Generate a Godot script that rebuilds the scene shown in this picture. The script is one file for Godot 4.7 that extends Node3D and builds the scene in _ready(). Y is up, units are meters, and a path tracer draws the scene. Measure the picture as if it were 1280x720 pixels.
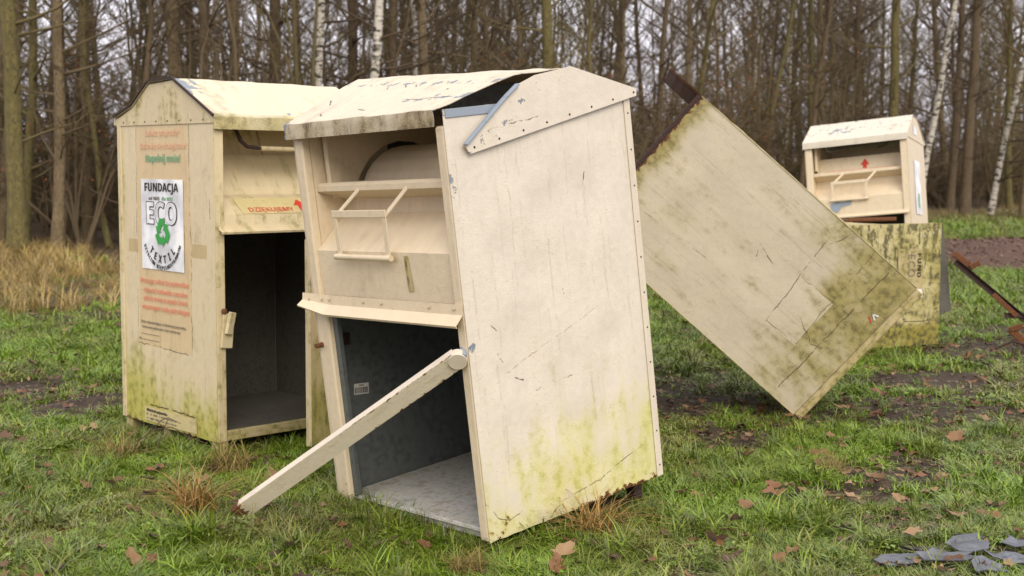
extends Node3D
# ------------------------------------------------------------------ setup
const W := 1.15
const D := 1.121
const HE := 1.867
var rng := RandomNumberGenerator.new()
var ground_noise := FastNoiseLite.new()
var patch_noise := FastNoiseLite.new()
var M := {}
var taken := {}
var boxes := []          # footprints that keep grass out: [Transform3D inverse, half x, half z]

func _ready() -> void:
	rng.seed = 7
	var cam := Camera3D.new()
	cam.name = "camera"
	cam.keep_aspect = Camera3D.KEEP_HEIGHT
	cam.near = 0.05
	cam.far = 600.0
	var lens := CameraAttributesPhysical.new()
	lens.frustum_focal_length = 46.0
	lens.frustum_focus_distance = 6.3
	lens.exposure_aperture = 3.4
	cam.attributes = lens
	add_child(cam)
	cam.fov = rad_to_deg(2.0 * atan(360.0 / 1630.0))
	cam.position = Vector3(0, 1.638, 0)
	cam.rotation = Vector3(-0.0902, 0, 0)
	cam.current = true
	var env := Environment.new()
	env.background_mode = Environment.BG_SKY
	var sky := Sky.new()
	var sm := ProceduralSkyMaterial.new()
	sm.sky_top_color = Color(0.94, 0.93, 0.935)
	sm.sky_horizon_color = Color(0.90, 0.885, 0.925)
	sm.sky_curve = 0.2
	sm.ground_bottom_color = Color(0.25, 0.24, 0.2)
	sm.ground_horizon_color = Color(0.4, 0.38, 0.33)
	sm.sky_energy_multiplier = 1.0
	sky.sky_material = sm
	env.sky = sky
	env.tonemap_mode = Environment.TONE_MAPPER_LINEAR
	env.tonemap_exposure = 1.68
	env.sdfgi_enabled = true
	env.ssao_enabled = true
	env.ssil_enabled = true
	var we := WorldEnvironment.new()
	we.name = "world_environment"
	we.environment = env
	add_child(we)
	var sun := DirectionalLight3D.new()
	sun.name = "sun"
	sun.light_color = Color(1.0, 0.972, 0.92)
	sun.light_energy = 0.5
	sun.light_angular_distance = 40.0
	sun.shadow_enabled = true
	add_child(sun)
	sun.look_at_from_position(Vector3(2.4, 6.0, 8.2), Vector3.ZERO)

	ground_noise.seed = 3
	ground_noise.frequency = 0.55
	ground_noise.fractal_octaves = 4
	patch_noise.seed = 11
	patch_noise.frequency = 0.45
	patch_noise.fractal_octaves = 3
	make_materials()
	build_ground()
	build_bins()
	build_debris()
	build_wood()
	build_grass()
	build_leaves()

# ------------------------------------------------------------------ node helpers
func numbered(called: String) -> String:
	var n: int = taken.get(called, 0)
	taken[called] = n + 1
	return called if n == 0 else "%s_%03d" % [called, n]

func tag(o: Node3D, label: String, category: String, group := "", kind := "") -> Node3D:
	if label: o.set_meta("label", label)
	if category: o.set_meta("category", category)
	if group: o.set_meta("group", group)
	if kind: o.set_meta("kind", kind)
	return o

func thing(called: String, label: String, category: String, at := Transform3D(), group := "") -> Node3D:
	var o := Node3D.new()
	o.name = numbered(called)
	add_child(o)
	o.transform = at
	tag(o, label, category, group)
	return o

func part(called: String, mesh: Mesh, m: Material, parent: Node3D, at := Transform3D()) -> MeshInstance3D:
	var o := MeshInstance3D.new()
	o.name = called if parent != self else numbered(called)
	o.mesh = mesh
	o.material_override = m
	parent.add_child(o, true)
	o.transform = at
	return o

func at(x: float, y: float, z: float) -> Transform3D:
	return Transform3D(Basis(), Vector3(x, y, z))

func gh(x: float, z: float) -> float:
	var d := Vector2(x, z + 7.0).length()
	var h := ground_noise.get_noise_2d(x, z) * 0.05 + ground_noise.get_noise_2d(x * 5.0 + 40.0, z * 5.0) * 0.018
	h += smoothstep(20.0, 60.0, d) * ground_noise.get_noise_2d(x * 0.15, z * 0.15) * 0.35
	return h - 0.012

# ------------------------------------------------------------------ mesh helpers
func tool() -> SurfaceTool:
	var st := SurfaceTool.new()
	st.begin(Mesh.PRIMITIVE_TRIANGLES)
	return st

func quad(st: SurfaceTool, a: Vector3, b: Vector3, c: Vector3, d: Vector3) -> void:
	for p in [a, b, c, a, c, d]: st.add_vertex(p)

func bevel_box(st: SurfaceTool, s: Vector3, c := Transform3D(), b := 0.004) -> void:
	# six faces, twelve chamfers, eight corners
	var h := s * 0.5
	b = minf(b, minf(h.x, minf(h.y, h.z)) * 0.6)
	st.set_smooth_group(-1)
	var f := func(ax: int, sg: float) -> Array:
		var u := (ax + 1) % 3
		var v := (ax + 2) % 3
		var r := []
		for k in [[-1, -1], [1, -1], [1, 1], [-1, 1]]:
			var p := Vector3.ZERO
			p[ax] = sg * h[ax]
			p[u] = k[0] * (h[u] - b)
			p[v] = k[1] * (h[v] - b)
			r.append(p)
		if sg < 0: r.reverse()
		return r
	for ax in 3:
		for sg in [-1.0, 1.0]:
			var q: Array = f.call(ax, sg)
			quad(st, c * q[3], c * q[2], c * q[1], c * q[0])
	for ax in 3:
		var u := (ax + 1) % 3
		var v := (ax + 2) % 3
		for su in [-1.0, 1.0]:
			for sv in [-1.0, 1.0]:
				var p := [Vector3(), Vector3(), Vector3(), Vector3()]
				for k in 4:
					p[k][ax] = (h[ax] - b) * (-1.0 if k in [0, 3] else 1.0)
					p[k][u] = su * (h[u] if k < 2 else h[u] - b)
					p[k][v] = sv * (h[v] - b if k < 2 else h[v])
				if su * sv > 0: p.reverse()
				quad(st, c * p[0], c * p[1], c * p[2], c * p[3])
	for sx in [-1.0, 1.0]:
		for sy in [-1.0, 1.0]:
			for sz in [-1.0, 1.0]:
				var a := Vector3(sx * h.x, sy * (h.y - b), sz * (h.z - b))
				var bb := Vector3(sx * (h.x - b), sy * h.y, sz * (h.z - b))
				var cc := Vector3(sx * (h.x - b), sy * (h.y - b), sz * h.z)
				if sx * sy * sz > 0: for q in [a, cc, bb]: st.add_vertex(c * q)
				else: for q in [a, bb, cc]: st.add_vertex(c * q)

func done(st: SurfaceTool) -> ArrayMesh:
	st.generate_normals()
	return st.commit()

func box_mesh(s: Vector3, b := 0.004) -> ArrayMesh:
	var st := tool()
	bevel_box(st, s, Transform3D(), b)
	return done(st)

func bar_between(st: SurfaceTool, a: Vector3, b: Vector3, w: float, t: float, up := Vector3.UP, bev := 0.004) -> void:
	var y := (b - a).normalized()
	var x := y.cross(up).normalized()
	bevel_box(st, Vector3(w, a.distance_to(b), t), Transform3D(Basis(x, y, x.cross(y)), (a + b) * 0.5), bev)

func tube(st: SurfaceTool, pts: Array, radii: Array, sides := 6, cap := false) -> void:
	st.set_smooth_group(1)
	var n := pts.size()
	var ref := Vector3(0.31, 0.2, 0.93)
	var rings := []
	for i in n:
		var t: Vector3 = (pts[mini(i + 1, n - 1)] - pts[maxi(i - 1, 0)]).normalized()
		var x := t.cross(ref)
		if x.length() < 0.05: x = t.cross(Vector3(1, 0, 0))
		x = x.normalized()
		var y := t.cross(x)
		var ring := []
		for k in sides:
			var a := TAU * k / sides
			ring.append(pts[i] + (x * cos(a) + y * sin(a)) * radii[i])
		rings.append(ring)
	for i in n - 1:
		for k in sides:
			var k2 := (k + 1) % sides
			quad(st, rings[i][k], rings[i][k2], rings[i + 1][k2], rings[i + 1][k])
	if cap:
		st.set_smooth_group(-1)
		for k in range(1, sides - 1):
			for q in [rings[0][0], rings[0][k + 1], rings[0][k]]: st.add_vertex(q)
			for q in [rings[n - 1][0], rings[n - 1][k], rings[n - 1][k + 1]]: st.add_vertex(q)

# a sheet of metal, x right, y up from 0, its face at z = 0 looking to +z; slightly dented; uv over the face
func sheet(w: float, h: float, t := 0.004, nx := 24, ny := 36, amp := 0.003, sd := 1, hem := 0.0) -> ArrayMesh:
	var nz := FastNoiseLite.new()
	nz.seed = sd
	nz.frequency = 2.2
	nz.fractal_octaves = 2
	var fine := FastNoiseLite.new()
	fine.seed = sd + 5
	fine.frequency = 9.0
	var g := []
	for j in ny + 1:
		for i in nx + 1:
			var u := float(i) / nx
			var v := float(j) / ny
			var e := minf(minf(u, 1 - u) * w, minf(v, 1 - v) * h)
			var k := smoothstep(0.055, 0.2, e)
			var y := v * h
			if hem > 0 and j == 0: y += absf(fine.get_noise_1d(u * w * 1.7)) * hem
			g.append(Vector3((u - 0.5) * w, y, k * amp * (nz.get_noise_2d(u * w, v * h) + 0.15 * fine.get_noise_2d(u * w, v * h))))
	var st := tool()
	var add := func(p: Vector3, z: float):
		st.set_uv(Vector2(p.x / w + 0.5, 1.0 - p.y / h))
		st.add_vertex(Vector3(p.x, p.y, p.z + z))
	var row := nx + 1
	for side in 2:
		st.set_smooth_group(side)
		for j in ny:
			for i in nx:
				var q := [g[j * row + i], g[(j + 1) * row + i], g[(j + 1) * row + i + 1], g[j * row + i + 1]]
				for k in ([0, 1, 2, 0, 2, 3] if side == 0 else [0, 2, 1, 0, 3, 2]):
					add.call(q[k], 0.0 if side == 0 else -t)
	st.set_smooth_group(-1)
	var rim := []
	for i in nx: rim.append([i, i + 1])
	for j in ny: rim.append([j * row + nx, (j + 1) * row + nx])
	for i in nx: rim.append([ny * row + nx - i, ny * row + nx - i - 1])
	for j in ny: rim.append([(ny - j) * row, (ny - j - 1) * row])
	for e in rim:
		var a: Vector3 = g[e[0]]
		var b: Vector3 = g[e[1]]
		add.call(a, 0.0); add.call(b, 0.0); add.call(b, -t)
		add.call(a, 0.0); add.call(b, -t); add.call(a, -t)
	return done(st)

# a flat plate cut to an outline, facing +z
func plate(outline: PackedVector2Array, t := 0.004) -> ArrayMesh:
	var st := tool()
	var lo := outline[0]
	var hi := outline[0]
	for p in outline:
		lo = lo.min(p); hi = hi.max(p)
	var sz := hi - lo
	var tri := Geometry2D.triangulate_polygon(outline)
	st.set_smooth_group(-1)
	for side in 2:
		for k in range(0, tri.size(), 3):
			var q := [outline[tri[k]], outline[tri[k + 1]], outline[tri[k + 2]]]
			var cw: bool = (q[1] - q[0]).cross(q[2] - q[0]) < 0
			if cw != (side == 0): q.reverse()
			for p in q:
				st.set_uv(Vector2((p.x - lo.x) / sz.x, (hi.y - p.y) / sz.y))
				st.add_vertex(Vector3(p.x, p.y, 0.0 if side == 0 else -t))
	var n := outline.size()
	var area := 0.0
	for i in n: area += outline[i].cross(outline[(i + 1) % n])
	for i in n:
		var a := outline[i]
		var b := outline[(i + 1) % n]
		if area < 0:
			var s := a; a = b; b = s
		var v := [Vector3(a.x, a.y, 0), Vector3(b.x, b.y, 0), Vector3(b.x, b.y, -t), Vector3(a.x, a.y, -t)]
		for k in [0, 1, 2, 0, 2, 3]:
			st.set_uv(Vector2((v[k].x - lo.x) / sz.x, (hi.y - v[k].y) / sz.y))
			st.add_vertex(v[k])
	return done(st)

# a folded sheet: left and right profiles in (z, y), swept along x from x0 to x1
func folded(left: Array, right: Array, x0: float, x1: float, t := 0.004, nx := 16, amp := 0.002, sd := 1, sub := 4, edge_wear := 0.0) -> ArrayMesh:
	var nz := FastNoiseLite.new()
	nz.seed = sd
	nz.frequency = 2.5
	var prof_n := (left.size() - 1) * sub + 1
	var lens := [0.0]
	for i in range(1, prof_n):
		var a := _along(left, sub, i - 1)
		lens.append(lens[-1] + a.distance_to(_along(left, sub, i)))
	var total: float = lens[-1]
	var g := []
	var o := []
	for i in nx + 1:
		var u := float(i) / nx
		var rowp := []
		for j in prof_n: rowp.append(_along(left, sub, j).lerp(_along(right, sub, j), u))
		for j in prof_n:
			var tg: Vector2 = (rowp[mini(j + 1, prof_n - 1)] - rowp[maxi(j - 1, 0)]).normalized()
			var nrm := Vector2(-tg.y, tg.x)
			var x := lerpf(x0, x1, u)
			if edge_wear > 0 and (i == 0 or i == nx): x += edge_wear * nz.get_noise_2d(j * 1.3, i * 7.0)
			var p: Vector2 = rowp[j] + nrm * amp * nz.get_noise_2d(x * 1.5, lens[j] * 1.5)
			g.append(Vector3(x, p.y, p.x))
			o.append(Vector3(0, nrm.y, nrm.x) * t)
	var st := tool()
	var add := func(k: int, under: bool):
		st.set_uv(Vector2(float(k / prof_n) / nx, lens[k % prof_n] / total))
		st.add_vertex(g[k] - (o[k] if under else Vector3.ZERO))
	for j in prof_n - 1:
		for i in nx:
			var q := [i * prof_n + j, i * prof_n + j + 1, (i + 1) * prof_n + j + 1, (i + 1) * prof_n + j]
			st.set_smooth_group(j / sub + 1)
			for k in [0, 1, 2, 0, 2, 3]: add.call(q[k], false)
			st.set_smooth_group(100 + j / sub)
			for k in [0, 2, 1, 0, 3, 2]: add.call(q[k], true)
	st.set_smooth_group(-1)
	var rim := []
	for i in nx:
		rim.append([i * prof_n, (i + 1) * prof_n])
		rim.append([(i + 2) * prof_n - 1, (i + 1) * prof_n - 1])
	for j in prof_n - 1:
		rim.append([j + 1, j])
		rim.append([nx * prof_n + j, nx * prof_n + j + 1])
	for e in rim:
		add.call(e[0], false); add.call(e[1], false); add.call(e[1], true)
		add.call(e[0], false); add.call(e[1], true); add.call(e[0], true)
	return done(st)

func _along(p: Array, sub: int, i: int) -> Vector2:
	var k := mini(i / sub, p.size() - 2)
	return p[k].lerp(p[k + 1], float(i - k * sub) / sub)

func rivets(pts: Array, r := 0.006) -> ArrayMesh:
	var st := tool()
	for p in pts:
		st.set_smooth_group(1)
		for k in 6:
			var a := TAU * k / 6
			var b := TAU * (k + 1) / 6
			var a3 := Vector3(cos(a), sin(a), 0) * r
			var b3 := Vector3(cos(b), sin(b), 0) * r
			var up := Vector3(0, 0, r * 0.55)
			for q in [p + a3 * 0.6 + up, p + b3, p + a3, p + a3 * 0.6 + up, p + b3 * 0.6 + up, p + b3, p + up * 1.25, p + b3 * 0.6 + up, p + a3 * 0.6 + up]: st.add_vertex(q)
	return done(st)

# ------------------------------------------------------------------ textures
func noise_bytes(w: int, h: int, sd: int, freq: float, oct := 4, stretch := 1.0, type := FastNoiseLite.TYPE_SIMPLEX_SMOOTH) -> PackedByteArray:
	var n := FastNoiseLite.new()
	n.seed = sd
	n.noise_type = type
	n.frequency = freq
	n.fractal_octaves = oct
	var h2 := maxi(4, int(h / stretch))
	var im := n.get_image(w, h2, false, false, true)
	if h2 != h: im.resize(w, h, Image.INTERPOLATE_CUBIC)
	return im.get_data()

func to_tex(w: int, h: int, d: PackedByteArray, rgb := true) -> ImageTexture:
	return ImageTexture.create_from_image(Image.create_from_data(w, h, false, Image.FORMAT_RGB8 if rgb else Image.FORMAT_L8, d))

func smooth(a: float, b: float, x: float) -> float:
	return smoothstep(a, b, x)

# old cream paint on a panel. o: base, algae (how much, by place), algae_color, chips, grime, specks, film
func paint(w: int, h: int, sd: int, o: Dictionary) -> Array:
	var big := noise_bytes(w, h, sd, 0.006, 4)
	var mid := noise_bytes(w, h, sd + 1, 0.03, 4)
	var fine := noise_bytes(w, h, sd + 2, 0.22, 3)
	var run := noise_bytes(w, h, sd + 3, 0.016, 4, 4.0)
	var spk := noise_bytes(w, h, sd + 4, 0.19, 2)
	var flk := noise_bytes(w, h, sd + 6, 0.05, 3)
	var px := PackedByteArray()
	px.resize(w * h * 3)
	var hg := PackedByteArray()
	hg.resize(w * h)
	var base: Color = o.base
	var algae: Callable = o.get("algae", func(_u, _v): return 0.0)
	var ac: Color = o.get("algae_color", Color(0.62, 0.62, 0.26))
	var ac2: Color = o.get("algae_dark", Color(0.40, 0.40, 0.16))
	var chips: Callable = o.get("chips", func(_u, _v): return 0.0)
	var grime: float = o.get("grime", 0.25)
	var gc: Color = o.get("grime_color", Color(0.46, 0.40, 0.30))
	var speck: float = o.get("specks", 0.80) + 0.055
	var rust: Callable = o.get("rust", func(_u, _v): return 0.0)
	var special: Callable = o.get("special", func(c, _u, _v): return c)
	var has_special: bool = o.has("special")
	for y in h:
		var v := float(y) / h
		for x in w:
			var i := y * w + x
			var u := float(x) / w
			var b := big[i] / 255.0
			var m := mid[i] / 255.0
			var f := fine[i] / 255.0
			var r := run[i] / 255.0
			var s := spk[i] / 255.0
			var c := base * (0.955 + 0.05 * (b - 0.5) + 0.05 * (f - 0.5) + 0.05 * (m - 0.5))
			var hh := 0.5 + 0.34 * (f - 0.5) + 0.3 * (m - 0.5)
			var fk := flk[i] / 255.0
			hh += 0.16 * smoothstep(0.0, 0.012, fk - 0.60) * smoothstep(0.40, 0.65, b)
			if has_special: c = special.call(c, u, v)
			var gr := grime * smoothstep(0.48, 0.95, r * 0.3 + m * 0.3 + b * 0.4)
			c = c.lerp(gc, gr)
			var al: float = algae.call(u, v)
			if al > 0.0:
				var k := smoothstep(0.20, 1.05, al * 0.82 + (r - 0.5) * 0.38 + (m - 0.5) * 0.18 + (b - 0.5) * 0.40 + (f - 0.5) * 0.36)
				c = c.lerp(ac.lerp(ac2, smoothstep(0.42, 0.78, m * 0.45 + f * 0.3 + r * 0.25)), k * 0.92)
			var ch: float = chips.call(u, v)
			if ch > 0.0:
				var k2: float = ch + (m - 0.5) * 1.1 + (f - 0.5) * 0.35
				if k2 > 0.62:
					c = Color(0.56, 0.60, 0.66) * (0.9 + 0.2 * (f - 0.5))
					hh -= 0.35
				elif k2 > 0.58:
					c = c.lerp(Color(0.2, 0.19, 0.2), 0.75)
			var ru: float = rust.call(u, v)
			if ru > 0.0:
				var k3: float = ru + (m - 0.5) * 1.2 + (f - 0.5) * 0.5
				if k3 > 0.55: c = Color(0.42, 0.22, 0.10).lerp(Color(0.16, 0.09, 0.06), smoothstep(0.4, 0.65, f)); hh -= 0.2
				elif k3 > 0.45: c = c.lerp(Color(0.66, 0.46, 0.2), 0.6)
			s += (b - 0.5) * 0.10 + (m - 0.5) * 0.10
			if s > speck:
				c = c.lerp(Color(0.26, 0.21, 0.15), smoothstep(speck, speck + 0.08, s) * 0.7)
				hh -= 0.12
			px[i * 3] = clampi(int(c.r * 255.0), 0, 255)
			px[i * 3 + 1] = clampi(int(c.g * 255.0), 0, 255)
			px[i * 3 + 2] = clampi(int(c.b * 255.0), 0, 255)
			hg[i] = clampi(int(hh * 255.0), 0, 255)
	var dr := RandomNumberGenerator.new()
	dr.seed = sd
	for k in o.get("drips", 0):
		var q := Vector2(dr.randf(), dr.randf() * 0.75)
		var e := q + Vector2(dr.randf_range(-0.004, 0.004), dr.randf_range(0.05, 0.28))
		_crack(px, hg, w, h, [dr.randf_range(1.2, 3.2), dr.randf_range(0.006, 0.028), 1.2, q, e], Color(0.45, 0.37, 0.24))
	for l in o.get("cracks", []):
		_crack(px, hg, w, h, l, o.get("crack_color", Color(0.24, 0.19, 0.13)))
	return [to_tex(w, h, px), to_tex(w, h, hg, false)]

func _crack(px: PackedByteArray, hg: PackedByteArray, w: int, h: int, l: Array, c: Color) -> void:
	# l: [width in pixels, strength, jitter, p0, p1, ...] with points in 0..1
	var r := RandomNumberGenerator.new()
	r.seed = int(l[3].x * 9999.0) + int(l[3].y * 777.0)
	for k in range(3, l.size() - 1):
		var a: Vector2 = l[k] * Vector2(w, h)
		var b: Vector2 = l[k + 1] * Vector2(w, h)
		var n := int(a.distance_to(b) * 1.4) + 1
		var off := 0.0
		var gap := 0.5
		for i in n:
			gap = clampf(gap + r.randf_range(-0.16, 0.16), 0.0, 1.0)
			if gap < 0.22: continue
			off = clampf(off + r.randf_range(-0.7, 0.7), -l[2] * 1.6, l[2] * 1.6)
			var p := a.lerp(b, float(i) / n) + (b - a).normalized().orthogonal() * off
			var rad: float = l[0] * (0.4 + 0.6 * r.randf())
			for yy in range(int(p.y - rad), int(p.y + rad) + 1):
				for xx in range(int(p.x - rad), int(p.x + rad) + 1):
					if xx < 0 or yy < 0 or xx >= w or yy >= h: continue
					var q := yy * w + xx
					var s: float = l[1] * gap * (0.5 + 0.5 * r.randf())
					px[q * 3] = int(lerpf(px[q * 3], c.r * 255.0, s))
					px[q * 3 + 1] = int(lerpf(px[q * 3 + 1], c.g * 255.0, s))
					px[q * 3 + 2] = int(lerpf(px[q * 3 + 2], c.b * 255.0, s))
					hg[q] = int(hg[q] * (1.0 - 0.5 * l[1]))

func painted(called: String, t: Array, rough := 0.55, bump := 0.25) -> StandardMaterial3D:
	var m := StandardMaterial3D.new()
	m.resource_name = called
	m.albedo_texture = t[0]
	m.roughness = rough
	m.heightmap_enabled = true
	m.heightmap_texture = t[1]
	m.heightmap_scale = bump
	return m

func triplanar(m: StandardMaterial3D, per_metre: Vector3, world := false) -> StandardMaterial3D:
	m.uv1_triplanar = true
	m.uv1_world_triplanar = world
	m.uv1_scale = per_metre
	return m

func plain(called: String, c: Color, rough := 0.6, metal := 0.0) -> StandardMaterial3D:
	var m := StandardMaterial3D.new()
	m.resource_name = called
	m.albedo_color = c
	m.roughness = rough
	m.metallic = metal
	return m

# a mottled texture out of two or three colours
func mottled(w: int, h: int, sd: int, cols: Array, f1: float, f2: float, stretch := 1.0) -> Array:
	var a := noise_seamless(w, h, sd, f1, 4, stretch)
	var b := noise_seamless(w, h, sd + 1, f2, 4, stretch)
	var px := PackedByteArray()
	px.resize(w * h * 3)
	var hg := PackedByteArray()
	hg.resize(w * h)
	for i in w * h:
		var m := a[i] / 255.0
		var f := b[i] / 255.0
		var c: Color = cols[0].lerp(cols[1], smoothstep(0.3, 0.7, m))
		if cols.size() > 2: c = c.lerp(cols[2], smoothstep(0.5, 0.72, f * 0.7 + m * 0.3))
		c = c * (0.8 + 0.4 * f)
		px[i * 3] = clampi(int(c.r * 255.0), 0, 255)
		px[i * 3 + 1] = clampi(int(c.g * 255.0), 0, 255)
		px[i * 3 + 2] = clampi(int(c.b * 255.0), 0, 255)
		hg[i] = clampi(int((m * 0.5 + f * 0.5) * 255.0), 0, 255)
	return [to_tex(w, h, px), to_tex(w, h, hg, false)]

func noise_seamless(w: int, h: int, sd: int, freq: float, oct := 4, stretch := 1.0) -> PackedByteArray:
	var n := FastNoiseLite.new()
	n.seed = sd
	n.frequency = freq
	n.fractal_octaves = oct
	var h2 := maxi(8, int(h / stretch))
	var im := n.get_seamless_image(w, h2, false, false, 0.25, true)
	if h2 != h: im.resize(w, h, Image.INTERPOLATE_CUBIC)
	return im.get_data()

func make_materials() -> void:
	var cream := Color(0.885, 0.835, 0.77)
	var t := paint(512, 512, 21, {"base": cream, "grime": 0.30, "specks": 0.83})
	M.cream_front = triplanar(painted("cream paint with bounce and dirt tint", paint(512, 512, 25, {"base": Color(0.90, 0.828, 0.715), "grime": 0.25, "specks": 0.83}), 0.5, 0.2), Vector3(1.1, 1.1, 1.1))  # front cream: warm ground bounce and dirt tint both put into the base colour
	M.cream = triplanar(painted("cream paint", t, 0.5, 0.2), Vector3(1.1, 1.1, 1.1))
	t = paint(512, 512, 31, {"base": Color(0.87, 0.80, 0.66), "grime": 0.5, "specks": 0.81, "algae": func(_u, _v): return 0.38, "algae_color": Color(0.70, 0.66, 0.36)})
	M.cream_old = triplanar(painted("weathered cream paint", t, 0.6, 0.25), Vector3(1.1, 1.1, 1.1))
	t = paint(512, 512, 41, {"base": Color(0.82, 0.74, 0.6), "grime": 0.7, "specks": 0.80, "algae": func(_u, _v): return 0.75, "algae_color": Color(0.6, 0.57, 0.3), "algae_dark": Color(0.36, 0.33, 0.18)})
	M.cream_mossy = triplanar(painted("mossy cream paint", t, 0.7, 0.3), Vector3(1.1, 1.1, 1.1))
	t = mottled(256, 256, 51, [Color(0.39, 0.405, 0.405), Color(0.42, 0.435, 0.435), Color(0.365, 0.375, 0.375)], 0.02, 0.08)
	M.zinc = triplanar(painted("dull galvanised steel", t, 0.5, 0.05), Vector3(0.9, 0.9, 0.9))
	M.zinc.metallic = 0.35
	t = mottled(256, 256, 55, [Color(0.70, 0.69, 0.665), Color(0.75, 0.74, 0.72), Color(0.58, 0.55, 0.51)], 0.02, 0.06)
	M.floor_plate = triplanar(painted("dusty floor plate", t, 0.7, 0.1), Vector3(0.9, 0.9, 0.9))
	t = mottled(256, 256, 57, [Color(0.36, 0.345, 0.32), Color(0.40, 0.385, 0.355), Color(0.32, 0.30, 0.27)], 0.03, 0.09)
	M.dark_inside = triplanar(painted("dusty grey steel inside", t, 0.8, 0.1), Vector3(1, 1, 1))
	t = mottled(256, 256, 61, [Color(0.38, 0.22, 0.13), Color(0.56, 0.36, 0.21), Color(0.18, 0.12, 0.10)], 0.05, 0.14)
	M.rust = triplanar(painted("rust", t, 0.9, 0.4), Vector3(4, 4, 4))
	t = mottled(256, 256, 63, [Color(0.20, 0.13, 0.11), Color(0.30, 0.19, 0.16), Color(0.12, 0.09, 0.09)], 0.04, 0.12)
	M.dark_rust = triplanar(painted("dark rusted steel", t, 0.75, 0.3), Vector3(2.5, 2.5, 2.5))
	M.primer = plain("blue grey primer", Color(0.56, 0.60, 0.66), 0.6)
	M.bolt = plain("dark bolt", Color(0.20, 0.16, 0.13), 0.6, 0.4)
	M.bolt_painted = plain("painted bolt", Color(0.72, 0.66, 0.56), 0.5)
	M.ink_black = plain("black print", Color(0.10, 0.10, 0.11), 0.6)
	M.ink_grey = plain("grey print", Color(0.46, 0.43, 0.39), 0.6)
	M.ink_green = plain("green print", Color(0.20, 0.62, 0.26), 0.55)
	M.ink_teal = plain("faded green print", Color(0.48, 0.66, 0.52), 0.6)
	M.ink_red = plain("red print", Color(0.80, 0.24, 0.16), 0.6)
	M.ink_red_faded = plain("faded red print", Color(0.88, 0.69, 0.57), 0.6)
	M.ink_red_mid = plain("sun bleached red print", Color(0.865, 0.53, 0.43), 0.6)
	t = mottled(256, 256, 71, [Color(0.93, 0.93, 0.96), Color(0.91, 0.91, 0.94), Color(0.92, 0.92, 0.94)], 0.01, 0.012)
	M.poster = triplanar(painted("white vinyl", t, 0.35, 0.02), Vector3(1, 1, 1))
	M.poster.albedo_color = Color(1.0, 1.0, 1.0)
	M.sticker = plain("paper label", Color(0.75, 0.74, 0.72), 0.6)
	M.label_yellow = painted("yellowed label", paint(256, 128, 91, {"base": Color(0.84, 0.775, 0.57), "grime": 0.4, "specks": 0.82}), 0.5, 0.05)
	# ground and plants
	t = mottled(512, 512, 101, [Color(0.62, 0.55, 0.47), Color(0.85, 0.78, 0.68), Color(0.42, 0.37, 0.33)], 0.03, 0.11)
	M.soil = triplanar(painted("damp soil", t, 0.9, 2.0), Vector3(0.8, 0.8, 0.8), true)
	M.soil.vertex_color_use_as_albedo = true
	M.grass = plain("grass blades", Color.WHITE, 0.32)
	M.grass.vertex_color_use_as_albedo = true
	M.grass.backlight_enabled = true
	M.grass.backlight = Color(0.45, 0.45, 0.45)
	M.leaf = plain("fallen leaves", Color.WHITE, 0.65)
	M.leaf.vertex_color_use_as_albedo = true
	M.leaf.backlight_enabled = true
	M.leaf.backlight = Color(0.3, 0.3, 0.3)
	t = mottled(256, 512, 111, [Color(0.439, 0.378, 0.281), Color(0.561, 0.488, 0.378), Color(0.305, 0.256, 0.195)], 0.03, 0.09, 3.0)
	M.bark = triplanar(painted("grey brown bark", t, 0.9, 2.5), Vector3(1.3, 0.5, 1.3))
	t = mottled(256, 512, 115, [Color(0.390, 0.354, 0.220), Color(0.488, 0.451, 0.268), Color(0.281, 0.244, 0.171)], 0.03, 0.08, 3.0)
	M.bark_mossy = triplanar(painted("mossy bark", t, 0.95, 2.5), Vector3(1.2, 0.5, 1.2))
	t = mottled(256, 512, 119, [Color(0.354, 0.293, 0.220), Color(0.451, 0.378, 0.293), Color(0.244, 0.207, 0.159)], 0.03, 0.09, 3.0)
	M.bark_dark = triplanar(painted("dark bark", t, 0.9, 2.5), Vector3(1.3, 0.5, 1.3))
	M.bark_birch = triplanar(birch_bark(), Vector3(1.2, 0.55, 1.2))
	M.twig = plain("bare twigs", Color(0.403, 0.342, 0.256), 0.85)
	M.twig_olive = plain("olive twigs", Color(0.415, 0.366, 0.244), 0.85)
	M.twig_dark = plain("dark twigs", Color(0.329, 0.268, 0.207), 0.85)
	M.dead_leaf = plain("withered leaves on twigs", Color(0.55, 0.31, 0.16), 0.8)
	M.plastic = plain("grey plastic sheet", Color(0.33, 0.34, 0.385), 0.3)
	M.plastic_dark = plain("black plastic sheet", Color(0.05, 0.05, 0.055), 0.4)

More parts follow.
